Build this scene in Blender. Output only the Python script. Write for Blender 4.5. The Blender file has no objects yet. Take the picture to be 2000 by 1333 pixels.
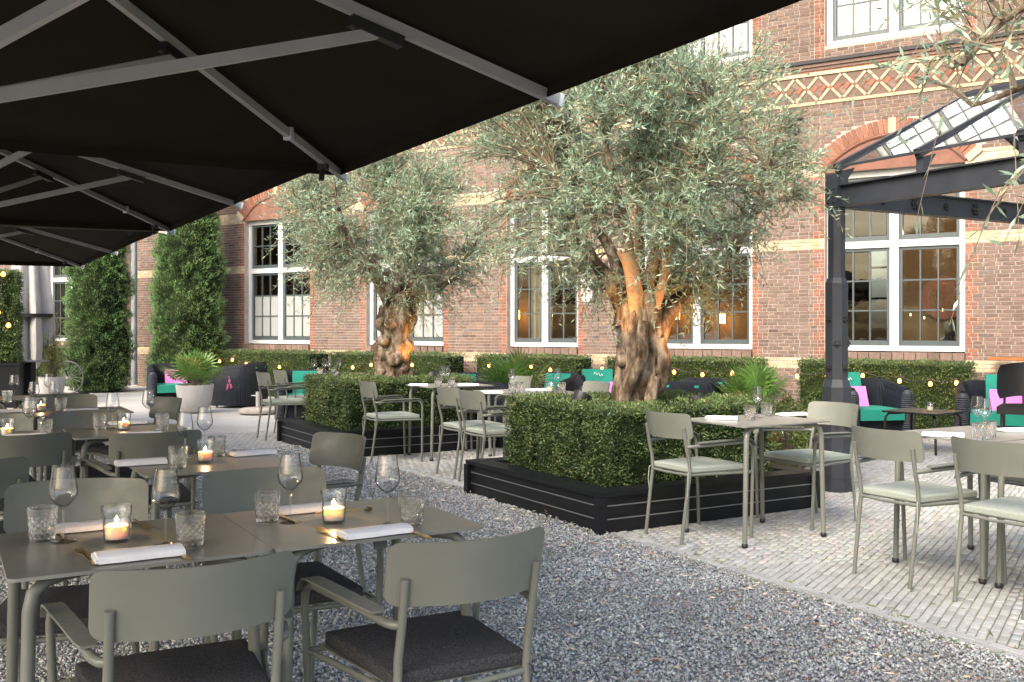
import bpy, bmesh, math, random
import numpy as np
from mathutils import Vector, Matrix, noise
R = math.radians
random.seed(7); rng = np.random.default_rng(11)
sc = bpy.context.scene
COL = sc.collection

# ------------------------------------------------------------------ camera
EYE, FPX, HORIZON = 1.35, 1944.0, 641.0           # eye height, focal length and horizon row of the 2000 px wide photograph
cam_data = bpy.data.cameras.new('camera'); cam = bpy.data.objects.new('camera', cam_data); COL.objects.link(cam)
cam.location = (0, 0, EYE); cam.rotation_euler = (R(90), 0, 0)
cam_data.sensor_width = 36; cam_data.lens = 36 * FPX / 2000; cam_data.shift_y = -(666.5 - HORIZON) / 2000
cam_data.clip_start = .05; cam_data.clip_end = 500
sc.camera = cam
def at(px, py, z):                                 # photograph pixel on a horizontal plane of height z -> x, y
    d = FPX * (EYE - z) / (py - HORIZON)
    return ((px - 1000) / FPX * d, d)

# ------------------------------------------------------------------ sky, sun, exposure
SUN_EL, SUN_AZ = 41, 216                           # azimuth clockwise from +Y: light comes from behind left
w = bpy.data.worlds.new('World'); sc.world = w; w.use_nodes = True
nt = w.node_tree; nt.nodes.clear()
sky = nt.nodes.new('ShaderNodeTexSky'); sky.sky_type = 'NISHITA'; sky.sun_disc = False
sky.sun_elevation = R(SUN_EL); sky.sun_rotation = R(SUN_AZ); sky.dust_density = 6; sky.air_density = 1.2; sky.ozone_density = .6
bg = nt.nodes.new('ShaderNodeBackground'); bg.inputs[1].default_value = .15
out = nt.nodes.new('ShaderNodeOutputWorld')
nt.links.new(sky.outputs[0], bg.inputs[0]); nt.links.new(bg.outputs[0], out.inputs[0])
sd = bpy.data.lights.new('sun', 'SUN'); sd.energy = .85; sd.angle = R(35); sd.color = (1, .985, .955)
sun = bpy.data.objects.new('sun', sd); COL.objects.link(sun)
sun.rotation_euler = (R(90 - SUN_EL), 0, R(180 - SUN_AZ))
vs = sc.view_settings; vs.view_transform = 'Standard'; vs.look = 'None'; vs.gamma = 1; vs.use_curve_mapping = False
vs.exposure = 1.58
cy = sc.cycles
cy.use_denoising = True; cy.max_bounces = 10; cy.transparent_max_bounces = 24; cy.transmission_bounces = 8
cy.diffuse_bounces = 4; cy.glossy_bounces = 4; cy.caustics_reflective = False; cy.caustics_refractive = False
cy.sample_clamp_indirect = 6

# ------------------------------------------------------------------ materials
def newmat(name):
    m = bpy.data.materials.new(name); m.use_nodes = True; n = m.node_tree
    return m, n, n.nodes['Principled BSDF']
def mat(name, col, rough=.6, metal=0, var=0, scale=20, bump=0, bscale=200, spec=.5, attr=False, rand=0, wave=None, detail=4, aniso=None, rvar=0):
    """plain procedural surface: colour with noise variation, optional bump, per-face colour attribute, per-object randomness"""
    m, n, b = newmat(name)
    b.inputs['Roughness'].default_value = rough; b.inputs['Metallic'].default_value = metal
    b.inputs['Specular IOR Level'].default_value = spec
    L = n.links.new; N = n.nodes.new
    tc = N('ShaderNodeTexCoord')
    if attr:
        a = N('ShaderNodeVertexColor'); a.layer_name = 'Col'; csock = a.outputs[0]
    else:
        rgb = N('ShaderNodeRGB'); rgb.outputs[0].default_value = (*col, 1); csock = rgb.outputs[0]
    if var or rand:
        hsv = N('ShaderNodeHueSaturation'); L(csock, hsv.inputs['Color'])
        val = None
        if var:
            t = N('ShaderNodeTexNoise'); t.inputs['Scale'].default_value = scale; t.inputs['Detail'].default_value = detail
            if aniso:
                mp = N('ShaderNodeMapping'); mp.inputs['Scale'].default_value = aniso; L(tc.outputs['Object'], mp.inputs[0]); L(mp.outputs[0], t.inputs['Vector'])
            else: L(tc.outputs['Object'], t.inputs['Vector'])
            mr = N('ShaderNodeMapRange'); mr.inputs[1].default_value = .3; mr.inputs[2].default_value = .7
            mr.inputs[3].default_value = 1 - var; mr.inputs[4].default_value = 1 + var; L(t.outputs[0], mr.inputs[0]); val = mr.outputs[0]
        if rand:
            oi = N('ShaderNodeObjectInfo'); mr2 = N('ShaderNodeMapRange'); mr2.inputs[3].default_value = 1 - rand; mr2.inputs[4].default_value = 1 + rand
            L(oi.outputs['Random'], mr2.inputs[0])
            if val:
                mu = N('ShaderNodeMath'); mu.operation = 'MULTIPLY'; L(val, mu.inputs[0]); L(mr2.outputs[0], mu.inputs[1]); val = mu.outputs[0]
            else: val = mr2.outputs[0]
        L(val, hsv.inputs['Value']); csock = hsv.outputs[0]
    L(csock, b.inputs['Base Color'])
    if rvar:                                                     # smears and worn patches change the gloss
        tr_ = N('ShaderNodeTexNoise'); tr_.inputs['Scale'].default_value = 14; tr_.inputs['Detail'].default_value = 8; tr_.inputs['Roughness'].default_value = .7; L(tc.outputs['Object'], tr_.inputs['Vector'])
        mr3 = N('ShaderNodeMapRange'); mr3.inputs[1].default_value = .35; mr3.inputs[2].default_value = .65; mr3.inputs[3].default_value = rough - rvar; mr3.inputs[4].default_value = rough + rvar
        L(tr_.outputs[0], mr3.inputs[0]); L(mr3.outputs[0], b.inputs['Roughness'])
    if bump or wave:
        bp = N('ShaderNodeBump'); bp.inputs['Distance'].default_value = .01; bp.inputs['Strength'].default_value = bump or .6
        if wave:
            wv = N('ShaderNodeTexWave'); wv.bands_direction = wave[0]; wv.inputs['Scale'].default_value = wave[1]
            wv.inputs['Distortion'].default_value = .6; L(tc.outputs['Object'], wv.inputs['Vector']); L(wv.outputs[1], bp.inputs['Height'])
        else:
            t2 = N('ShaderNodeTexNoise'); t2.inputs['Scale'].default_value = bscale; t2.inputs['Detail'].default_value = 5
            L(tc.outputs['Object'], t2.inputs['Vector']); L(t2.outputs[0], bp.inputs['Height'])
        L(bp.outputs[0], b.inputs['Normal'])
    return m
def emit(name, col, s):
    m, n, b = newmat(name); b.inputs['Base Color'].default_value = (*col, 1)
    b.inputs['Emission Color'].default_value = (*col, 1); b.inputs['Emission Strength'].default_value = s
    return m
def leafmat(name, trans=.25, rough=.5):
    m, n, b = newmat(name); N = n.nodes.new; L = n.links.new
    a = N('ShaderNodeVertexColor'); a.layer_name = 'Col'; L(a.outputs[0], b.inputs['Base Color']); b.inputs['Roughness'].default_value = rough
    tr = N('ShaderNodeBsdfTranslucent'); L(a.outputs[0], tr.inputs[0]); mx = N('ShaderNodeMixShader'); mx.inputs[0].default_value = trans
    L(b.outputs[0], mx.inputs[1]); L(tr.outputs[0], mx.inputs[2]); L(mx.outputs[0], n.nodes['Material Output'].inputs[0])
    return m
def thin_glass(name, tint=(1, 1, 1), ior=1.5, bump=0, bscale=3, haze=0, boost=1.0, edge=0):
    """thin pane: transparent with fresnel reflection, optionally mixed with pale blue translucency"""
    m = bpy.data.materials.new(name); m.use_nodes = True; n = m.node_tree; n.nodes.clear(); N = n.nodes.new; L = n.links.new
    o = N('ShaderNodeOutputMaterial'); t = N('ShaderNodeBsdfTransparent'); t.inputs[0].default_value = (*tint, 1)
    g = N('ShaderNodeBsdfGlossy'); g.inputs['Roughness'].default_value = .01
    lw = N('ShaderNodeLayerWeight'); lw.inputs[0].default_value = .5; mx = N('ShaderNodeMixShader')
    pw = N('ShaderNodeMath'); pw.operation = 'POWER'; pw.inputs[1].default_value = 3.5; L(lw.outputs['Facing'], pw.inputs[0])
    mu = N('ShaderNodeMath'); mu.operation = 'MULTIPLY_ADD'; mu.use_clamp = True; mu.inputs[1].default_value = .75 * boost / 2; mu.inputs[2].default_value = .045 * boost
    L(pw.outputs[0], mu.inputs[0]); L(mu.outputs[0], mx.inputs[0]); L(t.outputs[0], mx.inputs[1]); L(g.outputs[0], mx.inputs[2])
    if edge:
        cr_ = N('ShaderNodeValToRGB'); e_ = cr_.color_ramp.elements; e_[0].position = .45; e_[0].color = (*tint, 1); e_[1].position = .97; e_[1].color = (edge, edge, edge * 1.03, 1)
        L(lw.outputs['Facing'], cr_.inputs[0]); L(cr_.outputs[0], t.inputs[0])
    if bump:
        tc = N('ShaderNodeTexCoord'); tx = N('ShaderNodeTexNoise'); tx.inputs['Scale'].default_value = bscale; L(tc.outputs['Object'], tx.inputs['Vector'])
        bp = N('ShaderNodeBump'); bp.inputs['Strength'].default_value = bump; bp.inputs['Distance'].default_value = .02
        L(tx.outputs[0], bp.inputs['Height']); L(bp.outputs[0], g.inputs['Normal'])
    last = mx
    if haze:
        d = N('ShaderNodeBsdfTranslucent'); d.inputs[0].default_value = (.70, .80, .92, 1); m2 = N('ShaderNodeMixShader'); m2.inputs[0].default_value = haze
        L(mx.outputs[0], m2.inputs[1]); L(d.outputs[0], m2.inputs[2]); last = m2
    L(last.outputs[0], o.inputs[0])
    return m
def cut_glass(name):
    m = bpy.data.materials.new(name); m.use_nodes = True; n = m.node_tree; n.nodes.clear(); N = n.nodes.new; L = n.links.new
    o = N('ShaderNodeOutputMaterial'); g = N('ShaderNodeBsdfGlass'); g.inputs['IOR'].default_value = 1.45; g.inputs['Roughness'].default_value = .02
    t = N('ShaderNodeBsdfTransparent'); t.inputs[0].default_value = (.97, .98, .98, 1); mx = N('ShaderNodeMixShader'); mx.inputs[0].default_value = .72
    L(g.outputs[0], mx.inputs[2]); L(t.outputs[0], mx.inputs[1]); L(mx.outputs[0], o.inputs[0])
    return m
def brick_tex(name, c1, c2, mortar, bw, bh, ms, rot=0, axis='XY'):
    m, n, b = newmat(name); N = n.nodes.new; L = n.links.new
    tc = N('ShaderNodeTexCoord'); mp = N('ShaderNodeMapping')
    mp.inputs['Rotation'].default_value = (R(90) if axis == 'XZ' else 0, 0, rot)
    L(tc.outputs['Object'], mp.inputs[0])
    t = N('ShaderNodeTexBrick'); t.inputs['Color1'].default_value = (*c1, 1); t.inputs['Color2'].default_value = (*c2, 1); t.inputs['Mortar'].default_value = (*mortar, 1)
    t.inputs['Scale'].default_value = 1; t.inputs['Brick Width'].default_value = bw; t.inputs['Row Height'].default_value = bh; t.inputs['Mortar Size'].default_value = ms
    L(mp.outputs[0], t.inputs['Vector'])
    nz = N('ShaderNodeTexNoise'); nz.inputs['Scale'].default_value = .9; nz.inputs['Detail'].default_value = 6; L(tc.outputs['Object'], nz.inputs['Vector'])
    mr = N('ShaderNodeMapRange'); mr.inputs[1].default_value = .3; mr.inputs[2].default_value = .7; mr.inputs[3].default_value = .82; mr.inputs[4].default_value = 1.12; L(nz.outputs[0], mr.inputs[0])
    h = N('ShaderNodeHueSaturation'); L(t.outputs[0], h.inputs['Color']); L(mr.outputs[0], h.inputs['Value']); L(h.outputs[0], b.inputs['Base Color'])
    b.inputs['Roughness'].default_value = .9
    return m
def wax_mat():
    m, n, b = newmat('white_wax'); b.inputs['Base Color'].default_value = (.9, .8, .65, 1); b.inputs['Roughness'].default_value = .5
    b.inputs['Subsurface Weight'].default_value = 1; b.inputs['Subsurface Radius'].default_value = (.03, .018, .008); b.inputs['Subsurface Scale'].default_value = 1
    return m
def bark_mat():
    m, n, b = newmat('olive_bark'); N = n.nodes.new; L = n.links.new; b.inputs['Roughness'].default_value = .95; b.inputs['Specular IOR Level'].default_value = .15
    tc = N('ShaderNodeTexCoord'); mp = N('ShaderNodeMapping'); mp.inputs['Scale'].default_value = (1, 1, .38); L(tc.outputs['Object'], mp.inputs[0])
    t1 = N('ShaderNodeTexNoise'); t1.inputs['Scale'].default_value = 17; t1.inputs['Detail'].default_value = 9; t1.inputs['Roughness'].default_value = .68; L(mp.outputs[0], t1.inputs['Vector'])
    t2 = N('ShaderNodeTexNoise'); t2.inputs['Scale'].default_value = 4.5; t2.inputs['Detail'].default_value = 3; L(tc.outputs['Object'], t2.inputs['Vector'])
    ad = N('ShaderNodeMath'); ad.operation = 'MULTIPLY_ADD'; ad.inputs[1].default_value = .65; L(t2.outputs[0], ad.inputs[0]); L(t1.outputs[0], ad.inputs[2])
    cr = N('ShaderNodeValToRGB'); e = cr.color_ramp.elements; e[0].position = .62; e[0].color = (.028, .020, .012, 1); e[1].position = 1.0; e[1].color = (.36, .30, .235, 1)
    k = cr.color_ramp.elements.new(.76); k.color = (.095, .068, .044, 1); k = cr.color_ramp.elements.new(.88); k.color = (.21, .16, .115, 1)
    L(ad.outputs[0], cr.inputs[0]); L(cr.outputs[0], b.inputs['Base Color'])
    bp = N('ShaderNodeBump'); bp.inputs['Distance'].default_value = .03; bp.inputs['Strength'].default_value = 1; L(t1.outputs[0], bp.inputs['Height']); L(bp.outputs[0], b.inputs['Normal'])
    return m
M = dict(
    olive=mat('olive_powdercoat', (.140, .150, .129), .42, rvar=.13, var=.10, rand=.06, scale=5, bump=.03, bscale=900),
    top=mat('tabletop_powdercoat', (.185, .190, .168), .30, rvar=.02, spec=1, var=.08, scale=6, bump=.03, bscale=700),
    dark_fabric=mat('charcoal_fabric', (.046, .046, .050), .95, var=.6, scale=180, bump=.35, bscale=700, spec=.2),
    light_fabric=mat('sage_fabric', (.30, .335, .295), .95, var=.16, scale=260, bump=.3, bscale=700, spec=.2),
    canopy=mat('black_canopy_cloth', (.020, .0175, .013), .95, var=.12, scale=3, bump=.08, bscale=900, spec=.05),
    alu=mat('grey_aluminium', (.34, .34, .33), .45, metal=.15, var=.08, scale=4, aniso=(1, 1, 1)),
    alu_end=mat('aluminium_end', (.62, .64, .67), .4, metal=.3),  # paler copy of the aluminium, light on the rib ends put into the colour
    black_plastic=mat('black_plastic', (.012, .012, .013), .45),
    brass=mat('brushed_brass', (.62, .42, .17), .3, metal=1, var=.1, scale=60),
    linen=mat('white_linen', (.86, .86, .88), .85, var=.04, scale=30, bump=.25, bscale=400, spec=.2),
    wax=wax_mat(),
    flame=emit('candle_flame', (1, .62, .25), 22),
    black_paint=mat('black_paint', (.008, .009, .011), .42, spec=.25, var=.35, scale=5, bump=.12, bscale=60, aniso=(1, 1, 6)),
    alu_strip=mat('planter_strip', (.32, .33, .34), .35, metal=.7),
    soil=mat('soil', (.05, .035, .022), .95, var=.5, scale=40, bump=.8, bscale=60),
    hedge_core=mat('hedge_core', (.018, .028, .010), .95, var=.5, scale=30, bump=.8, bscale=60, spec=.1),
    yew=leafmat('yew_leaf', .15), olive_leaf=leafmat('olive_leaf', .38, .45), conifer=leafmat('conifer_leaf', .12, .6), palm=leafmat('palm_leaf', .25, .45),
    bark=bark_mat(),
    stub=mat('pruned_wood', (.42, .27, .15), .8, var=.2, scale=14, bump=.4, bscale=30),
    twig=mat('olive_twig', (.20, .16, .11), .85, var=.3, scale=20),
    brick=mat('brown_brick', (.2, .12, .09), .9, attr=True, var=.22, scale=38, bump=.6, bscale=120, spec=.2),
    brick_one=mat('brown_brick_single', (.174, .123, .101), .9, var=.22, scale=38, rand=.2, bump=.6, bscale=120, spec=.2),
    brick_red=mat('red_brick', (.235, .108, .074), .9, var=.2, scale=38, rand=.18, bump=.5, bscale=120, spec=.2),
    brick_yellow=mat('yellow_brick', (.46, .37, .24), .9, var=.2, scale=38, rand=.15, bump=.5, bscale=120, spec=.2),
    mortar=mat('lime_mortar', (.385, .335, .295), .95, var=.18, scale=6, bump=.5, bscale=90, spec=.1),
    tympanum=mat('arch_infill', (.19, .09, .065), .9, var=.18, scale=8, bump=.3, bscale=60),
    white=mat('white_window_paint', (.50, .515, .53), .4, var=.03, scale=5),
    sash=mat('grey_green_sash_paint', (.06, .078, .082), .35, var=.08, scale=8),
    pane=thin_glass('window_glass', (.90, .94, .93), 1.5, bump=.16, bscale=2.6, boost=1.2), pane_up=thin_glass('upper_window_glass', (.85, .9, .92), 1.5, bump=.2, bscale=2.6, boost=4),
    frosted=mat('frosted_glass', (.30, .315, .31), .3, var=.04, scale=2),
    roof_glass=thin_glass('roof_glass', (.95, .98, 1), 1.5, haze=.8, boost=2.5),
    wine_glass=thin_glass('wine_glass', (.97, .975, .98), 1.45, boost=1.5, edge=.42),
    stemglass=thin_glass('stem_glass', (.97, .98, .98), 1.5, boost=2.0, edge=.62),
    tumbler=cut_glass('cut_glass'),
    zinc=mat('zinc_pipe', (.17, .205, .24), .5, metal=.2, var=.12, scale=4),
    iron=mat('black_iron', (.012, .012, .013), .6),
    pergola=mat('anthracite_steel', (.030, .034, .042), .42, spec=.25, var=.15, scale=6),
    wicker=mat('navy_wicker', (.010, .013, .019), .6, spec=.2, var=.25, scale=12, wave=('X', 26), bump=.7),
    wicker_rib=mat('wicker_band', (.036, .042, .052), .55, spec=.25, var=.2, scale=40),
    wicker_in=mat('wicker_inside', (.16, .155, .15), .7, var=.3, scale=60, wave=('X', 30), bump=.5),
    teal=mat('teal_cushion', (.006, .20, .145), .85, var=.1, scale=6, bump=.2, bscale=400),
    pink=mat('pink_cushion', (.72, .20, .52), .85, var=.06, scale=10, bump=.2, bscale=300),
    pinkmark=mat('pink_emblem', (.26, .05, .12), .7),
    cream_thread=mat('cream_thread', (.8, .85, .75), .8),
    pot=mat('white_concrete_pot', (.44, .43, .42), .8, var=.08, scale=6, bump=.2, bscale=80),
    concrete=mat('concrete', (.34, .31, .27), .85, var=.15, scale=8, bump=.3, bscale=60),
    paver=mat('clinker_paver', (.46, .45, .42), .9, attr=True, var=.12, scale=30, bump=.4, bscale=90, spec=.2),
    paver_one=mat('clinker_paver_single', (.352, .354, .338), .9, var=.12, scale=30, rand=.15, bump=.4, bscale=90, spec=.2),
    joint=mat('mossy_joint', (.17, .19, .09), .95, var=.4, scale=3.5, bump=.5, bscale=80),
    chip=mat('slate_chip', (.2, .21, .22), .75, attr=True, bump=.2, bscale=300),
    gravel_bed=mat('gravel_bed', (.22, .23, .24), .95, var=.7, scale=70, bump=1, bscale=90),
    wood_chip=mat('wood_chip', (.5, .36, .2), .8, attr=True),
    plaster=mat('room_plaster', (.18, .12, .07), .9, var=.1, scale=2),
    plaster2=mat('room_wall_ochre', (.135, .075, .036), .9, var=.15, scale=3),
    floor_in=mat('room_floor', (.12, .08, .05), .5, var=.2, scale=4),
    copper=mat('hammered_copper', (.22, .075, .05), .4, metal=.2, wave=('Z', 9), bump=.8),
    lamp_on=emit('lamp_shade_lit', (1, .55, .14), 5),
    bulb=emit('bulb_lit', (1, .44, .09), 2.0),
    uplight_face=mat('uplight_lens', (.75, .72, .66), .2),
    cloth_grey=mat('grey_parasol_cloth', (.34, .335, .33), .9, var=.08, scale=5, bump=.1, bscale=300),
    skin=mat('skin', (.38, .21, .15), .6), hair=mat('grey_hair', (.10, .085, .07), .7, var=.4, scale=60), black_cloth=mat('black_cloth', (.015, .015, .017), .9),
    rubber=mat('tyre_rubber', (.10, .095, .09), .8), curtain=mat('beige_curtain', (.5, .42, .33), .9, wave=('X', 8), bump=.5),
    stone=mat('pale_stone', (.45, .42, .38), .9, var=.1, scale=10), wood=mat('varnished_wood', (.30, .11, .03), .4, var=.2, scale=8),
    blackseat=mat('black_leatherette', (.010, .0098, .0098), .5, spec=.25, bump=.1, bscale=400),
    courtyard=brick_tex('courtyard_paving', (.43, .425, .41), (.37, .365, .35), (.29, .285, .26), .165, .046, .004, rot=R(32.5) - R(90)),
    brick_far=brick_tex('brick_far', (.145, .095, .08), (.11, .07, .06), (.40, .35, .31), .16, .053, .006, axis='XZ'),
)

# ------------------------------------------------------------------ mesh helpers
class MB:
    """collects simple shapes; build() links them as ONE mesh object"""
    def __init__(s): s.v = []; s.f = []; s.c = []
    def add(s, vs, fs, col=None):
        o = len(s.v); s.v += [tuple(p) for p in vs]; s.f += [tuple(i + o for i in f) for f in fs]
        if col is not None: s.c += [col] * len(fs)
        return s
    def box(s, x0, x1, y0, y1, z0, z1, col=None, open_back=False):
        vs = [(x0, y0, z0), (x1, y0, z0), (x1, y1, z0), (x0, y1, z0), (x0, y0, z1), (x1, y0, z1), (x1, y1, z1), (x0, y1, z1)]
        fs = [(0, 3, 2, 1), (4, 5, 6, 7), (0, 1, 5, 4), (1, 2, 6, 5), (3, 0, 4, 7)] + ([] if open_back else [(2, 3, 7, 6)])
        return s.add(vs, fs, col)
    def xbox(s, mtx, sx, sy, sz, col=None):
        vs = [mtx @ Vector((x * sx / 2, y * sy / 2, z * sz / 2)) for z in (-1, 1) for x, y in ((-1, -1), (1, -1), (1, 1), (-1, 1))]
        return s.add(vs, [(0, 3, 2, 1), (4, 5, 6, 7), (0, 1, 5, 4), (1, 2, 6, 5), (2, 3, 7, 6), (3, 0, 4, 7)], col)
    def bar(s, a, b, w, h, up=(0, 0, 1)):
        a = Vector(a); b = Vector(b); d = (b - a); l = d.length; d.normalize(); x = d.cross(Vector(up)).normalized(); z = x.cross(d)
        m = Matrix((x, d, z)).transposed().to_4x4(); m.translation = (a + b) / 2
        return s.xbox(m, w, l, h)
    def tube(s, pts, rad, n=8, caps=True, squash=None):
        pts = [Vector(p) for p in pts]; k = len(pts)
        if not hasattr(rad, '__len__'): rad = [rad] * k
        ref = None; vs = []
        for i in range(k):
            t = (pts[min(i + 1, k - 1)] - pts[max(i - 1, 0)]).normalized()
            if ref is None:
                ref = t.cross(Vector((0, 0, 1)) if abs(t.z) < .9 else Vector((1, 0, 0))).normalized()
            else:
                ref = (ref - t * ref.dot(t)).normalized()
            b = t.cross(ref)
            for j in range(n):
                a = 2 * math.pi * j / n; vs.append(pts[i] + (ref * math.cos(a) + b * math.sin(a)) * rad[i])
        fs = [(i * n + j, i * n + (j + 1) % n, (i + 1) * n + (j + 1) % n, (i + 1) * n + j) for i in range(k - 1) for j in range(n)]
        if caps: fs += [tuple(range(n))[::-1], tuple((k - 1) * n + j for j in range(n))]
        return s.add(vs, fs)
    def lathe(s, prof, n=24, c=(0, 0, 0), closed=False):
        vs = []; k = len(prof)
        for r, z in prof:
            for j in range(n):
                a = 2 * math.pi * j / n; vs.append((c[0] + r * math.cos(a), c[1] + r * math.sin(a), c[2] + z))
        rows = range(k) if closed else range(k - 1)
        fs = [(i * n + j, i * n + (j + 1) % n, ((i + 1) % k) * n + (j + 1) % n, ((i + 1) % k) * n + j) for i in rows for j in range(n)]
        return s.add(vs, fs)
    def disc(s, r, z, n=24, c=(0, 0)):
        return s.add([(c[0] + r * math.cos(2 * math.pi * j / n), c[1] + r * math.sin(2 * math.pi * j / n), z) for j in range(n)], [tuple(range(n))])
    def plate(s, poly, z0, z1):
        n = len(poly); vs = [(x, y, z0) for x, y in poly] + [(x, y, z1) for x, y in poly]
        return s.add(vs, [tuple(range(n))[::-1], tuple(range(n, 2 * n))] + [(i, (i + 1) % n, n + (i + 1) % n, n + i) for i in range(n)])
    def mesh(s, name, m, smooth=None):
        me = bpy.data.meshes.new(name); me.from_pydata(s.v, [], s.f)
        if m: me.materials.append(m)
        if s.c:
            ca = me.color_attributes.new('Col', 'BYTE_COLOR', 'CORNER')
            cols = np.repeat(np.array([(*c, 1) for c in s.c], dtype=np.float32), [len(f) for f in s.f], axis=0)
            ca.data.foreach_set('color', cols.ravel())
        if smooth:
            me.polygons.foreach_set('use_smooth', [True] * len(me.polygons)); me.set_sharp_from_angle(angle=R(smooth))
        me.update()
        return me
    def build(s, name, m, parent=None, smooth=None): return put(name, s.mesh(name, m, smooth), parent)
def put(name, mesh, parent=None, loc=None, rot=None):
    o = bpy.data.objects.new(name, mesh); COL.objects.link(o)
    if parent: o.parent = parent
    if loc is not None: o.location = loc
    if rot is not None: o.rotation_euler = rot
    return o
def tag(o, label=None, cat=None, group=None, kind=None):
    if label: o['label'] = label
    if cat: o['category'] = cat
    if group: o['group'] = group
    if kind: o['kind'] = kind
    return o
def thing(name, label, cat, loc=(0, 0, 0), rz=0, group=None):
    o = bpy.data.objects.new(name, None); COL.objects.link(o); o.location = loc; o.rotation_euler = (0, 0, rz); o.empty_display_size = .1
    return tag(o, label, cat, group)
KIDS = {}
def copy_tree(o, parent=None):
    c = o.copy(); COL.objects.link(c); c.parent = parent
    if o not in KIDS: KIDS[o] = list(o.children)
    for ch in KIDS[o]: copy_tree(ch, c)
    return c
def light(name, kind, parent, loc, energy, col, size=.02, rot=None, spot=None):
    d = bpy.data.lights.new(name, kind); d.energy = energy; d.color = col
    if hasattr(d, 'shadow_soft_size'): d.shadow_soft_size = size
    if spot: d.spot_size = spot; d.spot_blend = .6
    o = bpy.data.objects.new(name, d); COL.objects.link(o); o.parent = parent; o.location = loc
    if rot is not None: o.rotation_euler = rot
    return o
def rounded(w, d, r, n=5):
    p = []
    for cx, cy, a0 in ((w / 2 - r, d / 2 - r, 0), (-w / 2 + r, d / 2 - r, 90), (-w / 2 + r, -d / 2 + r, 180), (w / 2 - r, -d / 2 + r, 270)):
        for i in range(n): a = R(a0 + 90 * i / (n - 1)); p.append((cx + r * math.cos(a), cy + r * math.sin(a)))
    return p
def soft_box(name, m, sx, sy, sz, r, parent=None, loc=None, rot=None, seg=3, puff=0, taper=0):
    """cushion-like rounded box, bottom at z 0"""
    bm = bmesh.new(); bmesh.ops.create_cube(bm, size=1)
    bmesh.ops.scale(bm, vec=(sx, sy, sz), verts=bm.verts)
    bmesh.ops.bevel(bm, geom=bm.edges[:], offset=r, segments=seg, affect='EDGES', profile=1.3)
    if puff:
        for _ in range(1): bmesh.ops.subdivide_edges(bm, edges=[e for e in bm.edges if e.calc_length() > .08], cuts=4, use_grid_fill=True)
        for v in bm.verts:
            k = (1 - (2 * v.co.x / sx) ** 2) * (1 - (2 * v.co.y / sy) ** 2)
            if v.co.z > 0: v.co.z += puff * max(k, 0) ** .6
    for v in bm.verts:
        if taper: v.co.x *= 1 + taper * v.co.y / sy
        v.co.z += sz / 2
    me = bpy.data.meshes.new(name); bm.to_mesh(me); bm.free(); me.materials.append(m)
    me.polygons.foreach_set('use_smooth', [True] * len(me.polygons)); me.set_sharp_from_angle(angle=R(60))
    return put(name, me, parent, loc, rot)
def np_mesh(name, V, F, m, cols=None, smooth=False):
    """fast mesh from arrays: V (n,3), F (k,4 or 3), cols per face (k,3)"""
    V = np.asarray(V, np.float32); F = np.asarray(F, np.int32); k, c = F.shape
    me = bpy.data.meshes.new(name); me.vertices.add(len(V)); me.vertices.foreach_set('co', V.ravel())
    me.loops.add(k * c); me.loops.foreach_set('vertex_index', F.ravel())
    me.polygons.add(k); me.polygons.foreach_set('loop_start', np.arange(0, k * c, c, dtype=np.int32))
    me.materials.append(m)
    if cols is not None:
        ca = me.color_attributes.new('Col', 'BYTE_COLOR', 'CORNER')
        cc = np.ones((k, c, 4), np.float32); cc[:, :, :3] = np.asarray(cols, np.float32)[:, None, :]; ca.data.foreach_set('color', cc.ravel())
    me.update(calc_edges=True); me.validate()
    if smooth: me.polygons.foreach_set('use_smooth', [True] * k)
    return me
def unit(a): return a / (np.linalg.norm(a, axis=1, keepdims=True) + 1e-9)
def leaves(name, P, D, L, W, C, m, parent, belly=.4, fold=.0):
    """one diamond-shaped leaf per row: base P, direction D, length L, width W, colour C"""
    n = len(P); D = unit(D); s = unit(np.cross(D, rng.normal(size=(n, 3)))); nn = np.cross(s, D)
    mid = P + D * (L * belly)[:, None] + nn * (L * fold)[:, None]
    V = np.stack([P, mid + s * (W / 2)[:, None], P + D * L[:, None], mid - s * (W / 2)[:, None]], 1).reshape(-1, 3)
    F = np.arange(4 * n).reshape(n, 4)
    return put(name, np_mesh(name, V, F, m, C), parent)
def colmix(a, b, t): return np.asarray(a)[None] * (1 - t)[:, None] + np.asarray(b)[None] * t[:, None]
def pnoise(P, sc_, seed=0):
    o = Vector((seed * 13.7, seed * 7.1, seed * 3.3))
    return np.array([noise.noise(Vector(p) * sc_ + o) for p in P])
U = Vector((-.5, .866, 0)); VV = Vector((.866, .5, 0))          # the terrace axes: along and across the paving edge
def uv(base, u, v): return (base[0] + U.x * u + VV.x * v, base[1] + U.y * u + VV.y * v)

# ================================================================== GROUND
g = MB().add([(-90, -40, -.014), (90, -40, -.014), (90, 110, -.014), (-90, 110, -.014)], [(0, 1, 2, 3)]).build('ground', M['courtyard'])
tag(g, kind='structure')
B0 = (.60, 6.50)                                                 # a point on the edge between gravel and paving
GF = 5.75                                                        # far end of the gravel, metres along U from B0
def gv(u, v): return uv(B0, u, v)
pv = [(*gv(-9, 0), -.006), (*gv(-9, 9), -.006), (*gv(7.6, 9), -.006), (*gv(7.6, -6.2), -.006), (*gv(GF, -6.2), -.006), (*gv(GF, 0), -.006)]
pave = MB().add(pv, [(0, 1, 2, 5), (2, 3, 4, 5)]).build('pavement', M['joint']); tag(pave, kind='structure')
gp = [(*gv(-9, 0), -.004), (*gv(GF, 0), -.004), (*gv(GF, -8), -.004), (*gv(-9, -8), -.004)]
bed = MB().add(gp, [(0, 1, 2, 3)]).build('gravel_ground', M['gravel_bed']); tag(bed, kind='structure')

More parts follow.
